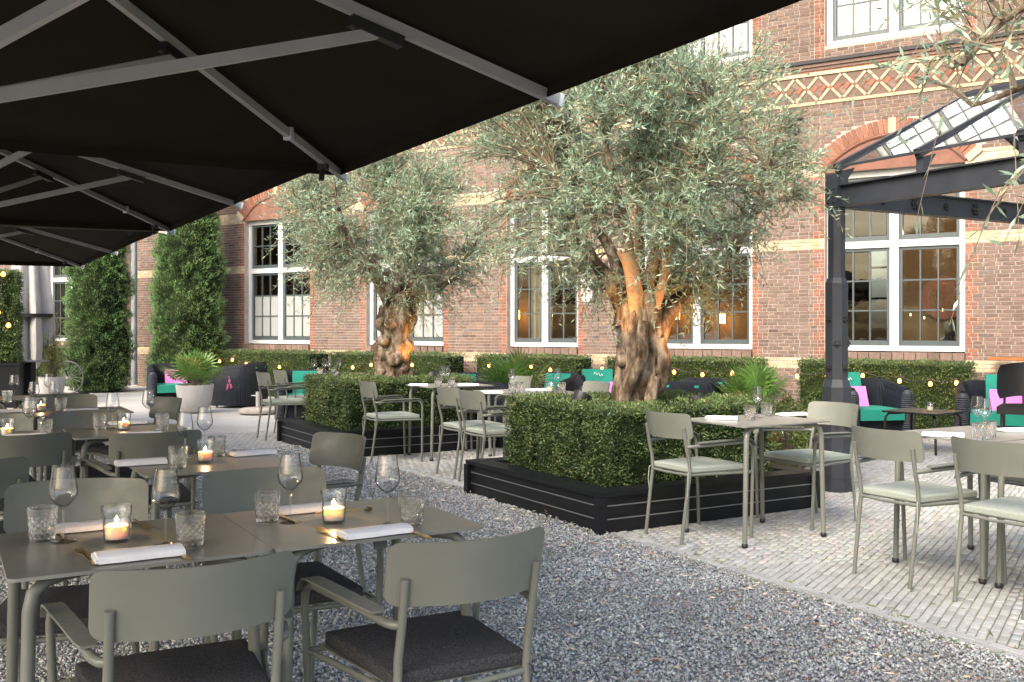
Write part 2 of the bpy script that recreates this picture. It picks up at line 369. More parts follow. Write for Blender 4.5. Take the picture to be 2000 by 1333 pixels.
# clinker pavers, rows square to the facade
NR = np.array([.5373, .8434]); WR = np.array([.8434, -.5373])
PL, PW = .098, .0435
rowsA = np.arange(-420, 360); cols_ = np.arange(10, 190)
ra, ca_ = np.meshgrid(rowsA, cols_, indexing='ij')
a_ = ra * PW; b_ = (ca_ + .5 * (ra % 2) + rng.normal(0, .03, ra.shape)) * PL
X = a_ * WR[0] + b_ * NR[0]; Y = a_ * WR[1] + b_ * NR[1]
rel = np.stack([X - B0[0], Y - B0[1]], -1); vv_ = rel @ np.array([VV.x, VV.y]); uu_ = rel @ np.array([U.x, U.y])
ok = (((vv_ > .14) & (uu_ < 7.6)) | ((uu_ > GF + .05) & (uu_ < 7.6) & (vv_ > -6.2))) & (Y > 3.2) & (Y < 15.5) & (X < .60 * Y + .3) & (X > -.56 * Y - .3)
X, Y = X[ok], Y[ok]; n = len(X)
dz = rng.normal(0, .0014, n); hl = (PL - .005) / 2 * (1 + rng.normal(0, .03, n)); hw = (PW - .0046) / 2 * (1 + rng.normal(0, .04, n))
ang = rng.normal(0, .012, n)
order = np.argsort(Y + 2.2 * np.maximum(0, np.abs(X / Y) - .50) * 1000)
single = np.zeros(n, bool); single[order[:300]] = True
c0 = np.array([.352, .354, .338]); tint = rng.normal(1, .08, n)[:, None] * (1 + np.stack([rng.normal(0, .03, n), np.zeros(n), rng.normal(0, .035, n)], 1))
lowf = np.array([1 + .22 * noise.noise(Vector((a * .8, b * .8, 7))) + .12 * noise.noise(Vector((a * 2.7, b * 2.7, 2))) for a, b in zip(X, Y)]); CC = np.clip(c0 * tint * lowf[:, None], .12, .66)
cx = np.array([-1, 1, 1, -1]); cyy = np.array([-1, -1, 1, 1])
def paver_verts(i):
    d1 = np.stack([WR[0] * np.cos(ang[i]) - WR[1] * np.sin(ang[i]), WR[0] * np.sin(ang[i]) + WR[1] * np.cos(ang[i])], -1)
    d2 = np.stack([-d1[:, 1], d1[:, 0]], -1)
    top = []
    for ins, z in ((0, -.009), (0, -.0035), (.0035, 0)):
        for q in range(4):
            p = np.stack([X[i], Y[i]], -1) + d1 * ((hw[i] - ins) * cx[q])[:, None] + d2 * ((hl[i] - ins) * cyy[q])[:, None]
            top.append(np.concatenate([p, (z + dz[i])[:, None]], 1))
    return np.stack(top, 1)
ri = np.where(~single)[0]; PV = paver_verts(ri).reshape(-1, 3)
ft = np.array([(0, 1, 5, 4), (1, 2, 6, 5), (2, 3, 7, 6), (3, 0, 4, 7), (4, 5, 9, 8), (5, 6, 10, 9), (6, 7, 11, 10), (7, 4, 8, 11), (8, 9, 10, 11)])
PF = (ft[None] + (np.arange(len(ri)) * 12)[:, None, None]).reshape(-1, 4)
o = put('paving_stones', np_mesh('paving_stones', PV, PF, M['paver'], np.repeat(CC[ri], 9, 0)), pave); tag(o, kind='stuff')
pm = MB()
for ins, z in ((0, -.009), (0, -.0035), (.0035, 0)):
    pm.v += [((PW - .0046) / 2 * cx[q] - ins * cx[q], (PL - .005) / 2 * cyy[q] - ins * cyy[q], z) for q in range(4)]
pm.f = [tuple(int(k) for k in f) for f in ft]
pmesh = pm.mesh('paving_stone', M['paver_one'])
for i in np.where(single)[0]: put('paving_stone', pmesh, pave, (X[i], Y[i], dz[i]), (0, 0, -R(32.5) + ang[i]))
em = MB()
for ins, z in ((0, -.012), (0, -.003), (.003, 0)):
    em.v += [((.0455 - ins * 2) * .5 * cx[q], (.179 / 2 - ins) * cyy[q], z) for q in range(4)]
em.f = pm.f; emesh = em.mesh('edging_stone', M['paver_one'])
for row in range(2):
    for k in range(58):
        u = -3.6 + k * .187 + row * .09
        if u > 5.7: continue
        x, y = gv(u + random.gauss(0, .004), .075 + row * .052 + random.gauss(0, .002))
        put('edging_stone', emesh, pave, (x, y, .004 - row * .003 + random.gauss(0, .0015)), (0, 0, R(30) + random.gauss(0, .01)))
for k in range(40):                                             # edging at the far end of the gravel
    x, y = gv(GF + .03, -.1 - k * .187); put('edging_stone', emesh, pave, (x, y, .003), (0, 0, R(120)))
# slate chips
def chips(n, umin, umax, vmin, vmax, size, zoff):
    q = 0
    u = rng.uniform(umin, umax, n); v = rng.uniform(vmin, vmax, n)
    x = B0[0] + U.x * u + VV.x * v; y = B0[1] + U.y * u + VV.y * v
    k = (y > 1.9) & (np.abs(x) < .56 * y + .35); x, y = x[k], y[k]
    return x, y
xs, ys, ss = [], [], []
for (nn, u0, u1, s) in ((125000, -4.6, -1.0, .0080), (85000, -1.0, 2.0, .0092), (40000, 2.0, 5.72, .012)):
    x, y = chips(nn, u0, u1, -5.2, .03, s, 0); xs.append(x); ys.append(y); ss.append(np.full(len(x), s))
x = np.concatenate(xs); y = np.concatenate(ys); s = np.concatenate(ss) * rng.lognormal(0, .28, len(x)); n = len(x)
zz = np.array([.010 * noise.noise(Vector((a * 1.3, b * 1.3, 0))) + .006 * noise.noise(Vector((a * 5, b * 5, 3))) for a, b in zip(x, y)])
base = np.array([(1, 0, 0), (-1, 0, 0), (0, 1, 0), (0, -1, 0), (0, 0, 1), (0, 0, -1)], float)
bv = base[None] * rng.uniform(.55, 1.25, (n, 6, 1)) * np.stack([np.full(n, 1.15), rng.uniform(.5, .95, n), rng.uniform(.3, .75, n)], 1)[:, None, :]
q = unit(rng.normal(size=(n, 4)) * np.array([1, .32, .32, 1])); a, b, c, d = q.T
rm = np.stack([np.stack([1 - 2 * (c * c + d * d), 2 * (b * c - a * d), 2 * (b * d + a * c)], -1), np.stack([2 * (b * c + a * d), 1 - 2 * (b * b + d * d), 2 * (c * d - a * b)], -1), np.stack([2 * (b * d - a * c), 2 * (c * d + a * b), 1 - 2 * (b * b + c * c)], -1)], 1)
V_ = np.einsum('nij,nkj->nki', rm, bv) * s[:, None, None] + np.stack([x, y, .004 + zz + rng.uniform(0, .008, n)], 1)[:, None, :]
of = np.array([(0, 2, 4), (2, 1, 4), (1, 3, 4), (3, 0, 4), (2, 0, 5), (1, 2, 5), (3, 1, 5), (0, 3, 5)])
F_ = (of[None] + (np.arange(n) * 6)[:, None, None]).reshape(-1, 3)
t = rng.random(n); cc = colmix((.24, .252, .252), (.54, .56, .555), t ** 1.5); cc *= rng.normal(1, .04, (n, 3)); cc *= np.array([1 + .30 * noise.noise(Vector((a_ * .9, b_ * .9, 4))) + .22 * noise.noise(Vector((a_ * 3.1, b_ * 3.1, 9))) for a_, b_ in zip(x, y)])[:, None]; br = rng.random(n) < .03; cc[br] = colmix((.16, .10, .06), (.36, .25, .15), rng.random(br.sum()))
o = put('gravel', np_mesh('gravel', V_.reshape(-1, 3), F_, M['chip'], np.repeat(np.clip(cc, .01, .8), 8, 0))); tag(o, 'grey slate gravel with wood chips under the left tables', 'gravel', kind='stuff')
# wood splinters and dry leaves strewn on the gravel
n = 3600; u = rng.uniform(-4.5, 5.6, n); v = -np.abs(rng.normal(0, 1.3, n)) * rng.choice([1, 1, 2.4], n)
P_ = np.stack([B0[0] + U.x * u + VV.x * v, B0[1] + U.y * u + VV.y * v, .020 + rng.uniform(0, .012, n)], 1)
D_ = rng.normal(size=(n, 3)) * np.array([1, 1, .15]); L_ = rng.uniform(.015, .06, n); W_ = rng.uniform(.003, .011, n)
o = leaves('wood_chips', P_, D_, L_, W_, colmix((.24, .13, .07), (.80, .72, .60), rng.random(n) ** .8), M['wood_chip'], None)
tag(o, 'pale wood splinters and dry leaves strewn over the gravel', 'wood chips', kind='stuff')

# moss along the edging, fallen leaves and stray chips on the paving
n = 2600; u = rng.uniform(-3.6, 5.6, n); v = rng.choice([.045, .10, .155], n) + rng.normal(0, .012, n)
k = np.array([noise.noise(Vector((a * 1.7, 3, 1))) for a in u]) > -.02; u, v = u[k], v[k]; n = len(u)
P_ = np.stack([B0[0] + U.x * u + VV.x * v, B0[1] + U.y * u + VV.y * v, np.full(n, -.002)], 1)
o = leaves('moss', P_, rng.normal(size=(n, 3)) * np.array([1, 1, .3]) + np.array([0, 0, .5]), rng.uniform(.006, .014, n), rng.uniform(.004, .009, n), colmix((.09, .13, .02), (.30, .33, .08), rng.random(n)), M['palm'], None)
tag(o, 'yellow-green moss in the joints along the paving edge', 'moss', kind='stuff')
n = 420; u = rng.uniform(-3.5, 6, n); v = np.abs(rng.normal(0, 1.6, n)) + .02
P_ = np.stack([B0[0] + U.x * u + VV.x * v, B0[1] + U.y * u + VV.y * v, np.full(n, .005)], 1)
o = leaves('fallen_leaves', P_, rng.normal(size=(n, 3)) * np.array([1, 1, .1]), rng.uniform(.015, .045, n), rng.uniform(.005, .012, n), colmix((.10, .08, .04), (.36, .33, .2), rng.random(n)), M['palm'], None, .45, .05)
tag(o, 'small dry leaves scattered on the paving', 'leaves', kind='stuff')

# ================================================================== BRICK BUILDING
FAC = thing('brick_building', 'long brown brick building with yellow bands and tall white framed windows', 'building', (-8.76, 23.2, 0), -R(32.5))
def wall_pt(s, y, z): return (-8.76 + .8434 * s + .5373 * y, 23.2 - .5373 * s + .8434 * y, z)
WIN = [(-3.53, -1.70, 3), (3.62, 5.52, 3), (7.01, 8.89, 3), (10.28, 11.72, 2), (12.86, 14.76, 3), (15.86, 17.76, 3), (18.95, 20.85, 3)]
SILL, TR0, TR1, WTOP, REC = 1.02, 2.51, 2.61, 3.63, .16
UP0, UP1 = 5.50, 7.6
UPW = [(a, b, k) for a, b, k in WIN]
S0, S1 = -9.0, 23.0
BH, BL, BHD, JT = .0535, .158, .074, .0105
def arch_r(a, b):                                                # segmental arch over an opening: centre height and radii
    hw_ = (b - a) / 2 + .03; rise = .46 if b - a > 1.6 else .36
    r = (hw_ * hw_ + rise * rise) / (2 * rise); return (a + b) / 2, WTOP + .04 + rise - r, r, hw_
ARCH = [arch_r(a, b) for a, b, _ in WIN]
RING = .20
def blocked(s, z):
    for (a, b, _), (ac, az, ar, ah) in zip(WIN, ARCH):
        if a - .004 < s < b + .004 and SILL - .14 < z < WTOP + .02: return True
        if z >= WTOP and abs(s - ac) < ah + .22:
            if math.hypot(s - ac, z - az) < ar + RING + .01 and z - az > 0: return True
    for a, b, _ in UPW:
        if a - .004 < s < b + .004 and UP0 - .02 < z < UP1: return True
    if 4.695 < z < 5.135: return True                            # frieze
    if 5.17 < z < 5.31: return True                              # cornice
    if -.42 < s < .06 and True: return True                      # downpipe recess
    return False
def colour_of(s, z, row):
    if .735 < z < .905 or 2.50 < z < 2.66 or 3.60 < z < 3.80: 
        if not (.735 < z < .905) or True: return 'y'
    if 5.13 < z < 5.18: return 'r'
    for a, b, _ in WIN:
        j = .17 if (row // 2) % 2 else .105
        if (a - j < s < a or b < s < b + j) and .9 < z < WTOP + .1: return 'r'
    for a, b, _ in UPW:
        if (a - .155 < s < a or b < s < b + .155) and UP0 - .2 < z < UP1: return 'r'
    return 'b'
# mortar wall with the openings left free
wall = MB()
zs = sorted({0, SILL - .135, WTOP, UP0, UP1, 9.0}); 
def wall_rows(z0, z1, opens, y0=0, y1=.34):
    s = S0
    for a, b in sorted(opens) + [(S1, S1)]:
        if a > s: wall.box(s, a, y0, y1, z0, z1)
        s = b
RECESS = (-.42, .06)
wall_rows(-.02, SILL - .135, [RECESS]); wall_rows(SILL - .135, WTOP, [(a, b) for a, b, _ in WIN] + [RECESS])
wall_rows(WTOP, UP0, [RECESS]); wall_rows(UP0, UP1, [(a, b) for a, b, _ in UPW] + [RECESS]); wall_rows(UP1, 7.8, [RECESS])
wall.box(RECESS[0] + .001, RECESS[1] - .001, .17, .34, -.02, 7.8)
wall.build('wall', M['mortar'], FAC)
MB().box(S0, S1, -.012, .34, 7.801, 11).build('upper_wall', M['brick_far'], FAC)
# bricks
bm_all = MB(); singles = []
cb = {'b': (.172, .122, .100), 'r': (.235, .108, .074), 'y': (.46, .37, .24)}
row = 0; z = .004
rb = random.Random(3)
while z < 7.7:
    zc = z + BH / 2; cuts = [RECESS[0], RECESS[1]]; jj_ = .165 if (row // 2) % 2 else .10
    for a, b, _ in WIN:
        if .88 < zc < WTOP + .12: cuts += [a - jj_, a, b, b + jj_]
        if UP0 - .2 < zc < UP1: cuts += [a - .15, a, b, b + .15]
    edges = []; s = S0 - (row % 2) * BL / 2 - (row // 2 % 2) * .02; k = 0
    while s < S1: edges.append(s + rb.gauss(0, .002)); s += BHD if (row % 2 and k % 3 == 2) else BL; k += 1
    edges = sorted(edges + cuts)
    e2 = [edges[0]]
    for e_ in edges[1:]:
        if e_ - e2[-1] < .045:
            if e_ in cuts:
                if e2[-1] in cuts: e2.append(e_)
                else: e2[-1] = e_
            continue
        e2.append(e_)
    for x0, x1 in zip(e2[:-1], e2[1:]):
        x1 -= JT
        if x0 < S0 or x1 > S1: continue
        if x1 - x0 < .02: continue
        sm = (x0 + x1) / 2
        if blocked(sm, zc) or blocked(x0 + .012, zc) or blocked(x1 - .012, zc): continue
        kind = colour_of(sm, zc, row); pr = -.007 + rb.gauss(0, .0012)
        if kind == 'y' and rb.random() < .0: kind = 'b'
        if abs(x1 - x0 - (BL - JT)) < .009 and kind == 'b' and .95 < z < 3.4 and (14.85 < sm < 15.8 or 17.85 < sm < 18.9): singles.append((sm, z, pr))
        else:
            c = cb[kind]; f = rb.gauss(1, .11) * (1 + .16 * noise.noise(Vector((sm * .6, zc * .8, 3))) + .10 * noise.noise(Vector((sm * 2.1, zc * 1.2, 8)))); f = min(max(f, .6), 1.4); h = rb.gauss(0, .05)
            if kind == 'b' and rb.random() < .05: f *= .72
            bm_all.box(x0, x1, pr, .01, z, z + BH - JT, (min(c[0] * f * (1 + h), .9), min(c[1] * f, .9), min(c[2] * f * (1 - h), .9)), True)
    z += BH; row += 1
singles.sort(key=lambda t: -t[0] + rb.random() * 3); extra = singles[300:]; singles = singles[:300]
for sm, z, pr in extra:
    f = rb.gauss(1, .17); c = cb['b']; bm_all.box(sm - (BL - JT) / 2, sm + (BL - JT) / 2, pr, .01, z, z + BH - JT, tuple(v * f for v in c), True)
o = bm_all.build('brickwork', M['brick'], FAC); tag(o, kind='stuff')
bme = MB().box(-(BL - JT) / 2, (BL - JT) / 2, 0, .017, 0, BH - JT, None, True).mesh('brick', M['brick_one'])
for sm, z, pr in singles: put('brick', bme, FAC, (sm, pr, z))
# arches: voussoirs, springers, keystone, infill panel; sills of bricks on edge
vm_r = MB().box(-.031, .031, -.028, .01, 0, RING).mesh('arch_brick', M['brick_red'])
vm_y = MB().box(-.05, .05, -.036, .01, -.005, RING + .012).mesh('arch_keystone', M['brick_yellow'])
sbm = MB().box(-.075, .075, -.05, .1, 0, .105).mesh('sill_brick', M['brick_one'])
for (a, b, k), (ac, az, ar, ah) in zip(WIN, ARCH):
    if a > 18: continue
    arch = MB(); tmax = math.asin(ah / ar); nseg = 24
    vs_ = [(ac - ah + .02, -.003, WTOP + .0)] + [(ac + (ar - .004) * math.sin(-tmax + 2 * tmax * i / nseg), -.003, az + (ar - .004) * math.cos(-tmax + 2 * tmax * i / nseg)) for i in range(nseg + 1)] + [(ac + ah - .02, -.003, WTOP + .0)]
    ar_o = arch.add(vs_, [tuple(range(len(vs_)))[::-1]]).build('arch', M['tympanum'], FAC)
    rim = MB()                                                   # dark moulded inner rim
    rim.tube([(ac + (ar - .02) * math.sin(-tmax + 2 * tmax * i / 24), -.012, az + (ar - .02) * math.cos(-tmax + 2 * tmax * i / 24)) for i in range(25)], .022, 6)
    rim.build('arch_rim', M['tympanum'], ar_o)
    nv = int(2 * tmax * ar / .068)
    for i in range(nv + 1):
        t = -tmax + 2 * tmax * i / nv
        key = abs(i - nv / 2) < .6 or i in (0, nv)
        put('arch_keystone' if key else 'arch_brick', vm_y if key else vm_r, ar_o, (ac + ar * math.sin(t), 0, az + ar * math.cos(t)), (0, t, 0))
    ns = int((b - a) / .158)
    for i in range(ns): put('sill_brick', sbm, FAC, (a + (i + .5) * (b - a) / ns, 0, SILL - .122))
# frieze: yellow lattice with pinwheel squares between two yellow string courses
fr = MB().box(S0, S1, -.022, .01, 4.655, 4.70).build('frieze', M['brick_yellow'], FAC)
MB().box(S0, S1, -.0015, .01, 4.701, 5.084).build('frieze_ground', M['brick_one'], fr)
MB().box(S0, S1, -.022, .01, 5.085, 5.135).build('string_course', M['brick_yellow'], fr)
FP, Fz0, Fz1 = .346, 4.702, 5.083; Fh = (Fz1 - Fz0) / 2; Fc = (Fz0 + Fz1) / 2
dl = math.hypot(FP / 2, Fh); da = math.atan2(Fh, FP / 2)
bar_m = MB().xbox(Matrix(), dl * .80, .016, .036).mesh('lattice_brick', M['brick_yellow'])
sq_m = MB().xbox(Matrix(), dl * .42, .014, dl * .26).mesh('diamond_brick', M['brick_red']); sq_b = MB().xbox(Matrix(), dl * .42, .014, dl * .26).mesh('diamond_brick', M['brick_one'])
ctr = MB().xbox(Matrix(), .045, .018, .045).mesh('lattice_stud', M['brick_red'])
far_y = MB(); far_r = MB()
fk = 0; s = S0 + .2
while s < S1 - .2:
    near = 13.5 < s < 20.5
    pieces = []
    for sx, sz in ((-1, 1), (1, 1), (-1, -1), (1, -1)):
        pieces.append(('lattice_brick', bar_m, (s + sx * FP / 4, -.006, Fc + sz * Fh / 2), -math.atan2(-sz * Fh, sx * FP / 2) if sx > 0 else -math.atan2(sz * Fh, FP / 2) * 1, dl * .80, .036))
    for q in range(4):
        a = da + q * math.pi / 2; r = dl * .21
        pieces.append(('diamond_brick', sq_b if q % 2 else sq_m, (s + math.cos(q * math.pi / 2) * FP * .18, -.004, Fc + math.sin(q * math.pi / 2) * Fh * .36), (da if q % 2 else -da), dl * .42, dl * .26))
    for nm, me, loc, rot, lx, lz in pieces:
        if near: put(nm, me, fr, loc, (0, rot, 0))
        else: (far_y if nm == 'lattice_brick' else far_r).xbox(Matrix.Translation(loc) @ Matrix.Rotation(rot, 4, 'Y'), lx, .016, lz)
    if near: put('lattice_stud', ctr, fr, (s + FP / 2, -.006, Fc), (0, R(45), 0))
    s += FP
tag(far_y.build('lattice_bricks', M['brick_yellow'], fr), kind='stuff'); tag(far_r.build('diamond_bricks', M['brick_red'], fr), kind='stuff')
cn = MB(); cn.box(S0, S1, -.075, .01, 5.262, 5.31); cn.build('cornice', M['iron'], FAC); MB().box(S0, S1, -.045, .01, 5.21, 5.261).box(S0, S1, -.02, .01, 5.165, 5.209).build('cornice_base', M['brick_one'], FAC)
# windows
def window(a, b, cols, z0, z1, tr, frost, rows_low=3, rows_up=2):
    f = MB(); y0, y1 = REC - .05, REC + .05; fw = .085; mc = (a + b) / 2
    f.box(a, a + fw, y0, y1, z0, z1); f.box(b - fw, b, y0, y1, z0, z1)
    f.box(a + fw, b - fw, y0, y1, z1 - .09, z1); f.box(a + fw, b - fw, y0 - .012, y1, z0, z0 + .075)
    f.box(mc - .062, mc + .062, y0 - .004, y1, z0 + .075, z1 - .09)
    secs = [(z0 + .075, z1 - .09, rows_low)]
    if tr:
        for x0, x1 in ((a + fw, mc - .062), (mc + .062, b - fw)): f.box(x0, x1, y0 - .002, y1, tr[0], tr[1])
        secs = [(z0 + .075, tr[0], rows_low), (tr[1], z1 - .09, rows_up)]
    wo = f.build('window', M['white'], FAC)
    for x0, x1 in ((a + fw, mc - .062), (mc + .062, b - fw)):
        for si, (p0, p1, rows) in enumerate(secs):
            sm = MB(); ya, yb = REC - .018, REC + .03; sw = .045
            sm.box(x0, x0 + sw, ya, yb, p0, p1); sm.box(x1 - sw, x1, ya, yb, p0, p1); sm.box(x0 + sw, x1 - sw, ya, yb, p1 - sw, p1); sm.box(x0 + sw, x1 - sw, ya - .008, yb, p0, p0 + .075)
            gx0, gx1, gz0, gz1 = x0 + sw, x1 - sw, p0 + .075, p1 - sw
            for i in range(1, cols): xx = gx0 + (gx1 - gx0) * i / cols; sm.box(xx - .012, xx + .012, ya + .006, yb - .004, gz0, gz1)
            for j in range(1, rows): zz = gz0 + (gz1 - gz0) * j / rows; sm.box(gx0, gx1, ya + .009, yb - .007, zz - .011, zz + .011)
            sm.build('sash', M['sash'], wo)
            pw, ph = (gx1 - gx0) / cols, (gz1 - gz0) / rows
            key = (round(pw, 3), round(ph, 3), bool(tr))
            if key not in PM:
                PM[key] = [MB().box(-pw / 2 + .01, pw / 2 - .01, 0, .004, -ph / 2 + .01, ph / 2 - .01).mesh('pane', M[k_]) for k_ in ('pane' if tr else 'pane_up', 'frosted')]
            for i in range(cols):
                for j in range(rows):
                    fz = frost and si == 0 and j < 2
                    o = put('pane', PM[key][1 if fz else 0], wo, (gx0 + (i + .5) * pw, REC + .004, gz0 + (j + .5) * ph), (rb.gauss(0, .004), 0, rb.gauss(0, .004)))
    return wo
PM = {}
for i, (a, b, k) in enumerate(WIN):
    window(a, b, k, SILL, WTOP, (TR0, TR1), i in (1, 2))
for a, b, k in UPW[3:]:
    window(a, b, k, UP0 + .01, UP1, None, False, 4, 0)
for a, b, k in UPW[:3]:
    MB().box(a, b, REC, REC + .05, UP0, UP1).build('blind', M['frosted'], FAC)
# rooms behind the windows
RM = MB(); fl = .15
MB().box(-5, 22.5, .35, 7.0, fl - .1, fl).build('room_floor', M['floor_in'], FAC)
MB().box(-5, 22.5, .35, 7.0, 4.25, 4.35).build('room_ceiling', M['plaster'], FAC)
back = MB(); back.box(-5, 14.9, 7.0, 7.1, fl, 4.25); back.box(15.9, 22.5, 7.0, 7.1, fl, 4.25); back.box(14.9, 15.9, 7.0, 7.1, fl, 1.3); back.box(14.9, 15.9, 7.0, 7.1, 3.3, 4.25); back.box(-5.1, -5, .35, 7, fl, 4.25); back.box(22.5, 22.6, .35, 7, fl, 4.25)
back.build('room_wall', M['plaster'], FAC)
bwf = MB()
for x in (14.9, 15.37, 15.86): bwf.box(x, x + .05, 6.95, 7.0, 1.3, 3.3)
for z in (1.3, 1.95, 2.6, 3.25): bwf.box(14.9, 15.9, 6.96, 6.99, z, z + .045)
bwf.build('back_window', M['white'], FAC)
pt = MB(); pt.box(5.6, 15.0, 2.6, 2.7, fl, 4.25); pt.build('room_wall', M['plaster2'], FAC)
MB().box(16.40, 22.4, 2.1, 2.2, fl, 4.25).build('room_wall', M['plaster2'], FAC)
MB().box(-4.9, 5.5, 3.0, 3.1, fl, 4.25).build('room_wall', M['plaster'], FAC)
MB().box(5.5, 5.6, .36, 3.1, fl, 4.25).build('room_wall', M['plaster'], FAC)
MB().box(-5, 22.5, .35, 3.0, 8.2, 8.3).box(-5, 22.5, 3.0, 3.1, 4.4, 8.2).build('room_wall', M['plaster'], FAC)
cu = MB(); 
for s0, s1 in ((10.40, 10.72), (12.95, 13.1), (-3.3, -2.95)):
    n_ = 30; pts_ = [(s0 + (s1 - s0) * i / n_, .55 + .03 * math.sin(i * 1.9)) for i in range(n_ + 1)]
    cv = [(p[0], p[1], z) for z in (fl, 3.9) for p in pts_]; c_ = MB().add(cv, [(i, i + 1, n_ + 2 + i, n_ + 1 + i) for i in range(n_)]); c_.build('curtain', M['curtain'], FAC, 60)

# ---- wall fittings
dp = thing('drain_pipe', 'grey zinc drain pipe running down the facade between the two conifers', 'drain pipe', wall_pt(-.13, .06, 0), -R(32.5))
MB().tube([(0, 0, .3), (0, 0, 7.5)], .058, 14).build('pipe', M['zinc'], dp, 40)
MB().tube([(0, -.01, .02), (0, -.01, .34)], .072, 14).build('boot', M['zinc'], dp, 40)
for z in (1.2, 2.6, 4.0): MB().tube([(0, 0, z), (0, 0, z + .05)], .066, 14).box(-.012, .012, 0, .11, z + .01, z + .04).build('clip', M['zinc'], dp, 40)
def anchor(s, z, lab):
    t = thing('wall_anchor', lab, 'wall anchor', wall_pt(s, -.03, z), -R(32.5), 'iron anchors on the facade')
    p = [(.015 + .011 * a * math.cos(a * 1.0) - .02, 0, .011 * a * math.sin(a * 1.0)) for a in [i * .45 for i in range(2, 24)]]
    MB().tube(p, .016, 6).build('scroll', M['iron'], t, 50)
    MB().bar((-.10, 0, .17), (.12, 0, .17), .03, .02).bar((-.08, 0, -.20), (.06, 0, -.14), .03, .02).build('bar', M['iron'], t)
anchor(15.42, 4.31, 'curled black iron wall anchor beside the glass canopy'); anchor(6.55, 4.34, 'curled black iron wall anchor above the smaller olive tree')
o = MB().box(11.78, 12.0, -.02, .01, 1.79, 2.2).build('stone_block', M['stone']); o.location = FAC.location; o.rotation_euler = FAC.rotation_euler
tag(o, 'pale stone plaque set in the brick wall left of the big olive trunk', 'plaque')
# ---- things inside
def wall_thing(name, label, cat, s, y, z, group=None): return thing(name, label, cat, wall_pt(s, y, z), -R(32.5), group)
for s, z, lab in ((8.92, 1.62, 'glowing wall lamp inside the narrow window between the olive trees'), (13.34, 1.52, 'glowing wall lamp inside the window right of the big olive trunk'), (12.45, 1.6, 'dim wall lamp inside the window behind the big olive trunk')):
    t = wall_thing('wall_lamp', lab, 'lamp', s, 2.58, z, 'wall lamps inside the restaurant')
    MB().lathe([(.05, -.09), (.055, 0), (.05, .09)], 16, (0, -.08, 0)).build('lamp_shade', M['lamp_on'], t, 50)
    MB().box(-.03, .03, -.05, .015, -.03, .03).build('wall_plate', M['brass'], t)
    light('lamp_glow', 'POINT', t, (0, -.16, 0), 6, (1, .58, .2), .05)
t = wall_thing('copper_disc', 'round hammered copper dish hanging inside the right-hand window', 'wall decoration', 17.16, 2.07, 1.83)
MB().lathe([(.0, -.09), (.10, -.085), (.22, -.05), (.33, 0), (.345, .0), (.345, .03), (.0, .03)], 48).build('dish', M['copper'], t, 30).rotation_euler = (R(90), 0, 0)
dots = MB()
for k in range(1, 12):
    for j in range(int(6.2 * k)): a = j * 2 * math.pi / int(6.2 * k); dots.lathe([(.0001, .012), (.008, .004), (.010, 0)], 5, (.028 * k * math.cos(a), .028 * k * math.sin(a), -.02 + .09 * (1 - (.028 * k / .33) ** 2) + .0))
dd = dots.build('hammer_marks', M['stub'], t); dd.rotation_euler = (R(90), 0, 0); tag(dd, kind='stuff')
for s, z, y in ((16.75, 1.55, 1.6), (16.95, 1.5, 1.6), (17.2, 1.62, 1.7)):
    t = wall_thing('wall_lamp', {16.75: 'small glowing bead for a gold glint inside the right window, first from the white post', 16.95: 'small glowing bead for a gold glint inside the right window, middle of three', 17.2: 'small glowing bead for a gold glint across the copper dish'}[s], 'lamp', s, y, z, 'glowing beads for gold glints inside the right window')
    MB().lathe([(.0, .03), (.007, .022), (.009, 0), (.005, -.01)], 12).build('bulb', M['lamp_on'], t, 50)  # glowing bead stands in for a gold glint, no lamp here
light('room_fill_light', 'POINT', FAC, (17.1, 1.25, 2.75), 9, (1, .7, .38), .1); light('room_fill_light', 'POINT', FAC, (4.6, 1.6, 3.4), 9, (1, .75, .5), .1); light('room_fill_light', 'POINT', FAC, (13.0, 1.4, 3.4), 5, (1, .68, .35), .1)  # unseen point lamps, added to brighten the rooms and the copper dish
# person seated inside the right window, seen from behind
t = wall_thing('person', 'person with short grey hair and black top seated inside the right window', 'person', 17.38, 1.15, fl)
t.rotation_euler = (0, 0, -R(32.5) - R(35)); t.scale = (1, 1, 1)
sk = [((0, 0, .48), .13), ((0, .0, .62), .135), ((0, -.01, .80), .15), ((0, -.02, .95), .15), ((0, -.01, 1.02), .075), ((0, .005, 1.06), .056), ((0, .015, 1.12), .072), ((0, .02, 1.19), .088), ((0, .015, 1.255), .062),
      ((-.17, -.01, .965), .062), ((-.24, .0, .74), .048), ((-.20, .22, .66), .038), ((-.17, .30, .67), .03), ((.17, -.01, .965), .062), ((.24, .0, .74), .048), ((.20, .22, .66), .038), ((.17, .30, .67), .03),
      ((-.10, .40, .50), .075), ((-.10, .42, .12), .05), ((-.10, .54, .04), .04), ((.10, .40, .50), .075), ((.10, .42, .12), .05), ((.10, .54, .04), .04)]
ed = [(0, 1), (1, 2), (2, 3), (3, 4), (4, 5), (5, 6), (6, 7), (7, 8), (3, 9), (9, 10), (10, 11), (11, 12), (3, 13), (13, 14), (14, 15), (15, 16), (0, 17), (17, 18), (18, 19), (0, 20), (20, 21), (21, 22)]
me = bpy.data.meshes.new('body'); me.from_pydata([p for p, _ in sk], ed, []); me.materials.append(M['black_cloth'])
body = put('body', me, t); md = body.modifiers.new('skin', 'SKIN'); 
for i, (_, r) in enumerate(sk): me.skin_vertices[0].data[i].radius = (r, r)
me.skin_vertices[0].data[0].use_root = True
body.modifiers.new('sub', 'SUBSURF').render_levels = 2; body.modifiers['sub'].levels = 1
hd = MB(); hv = []
prof = [(0, -.125), (.045, -.115), (.062, -.07), (.07, -.02), (.075, .03), (.072, .07), (.05, .105), (.0, .122)]
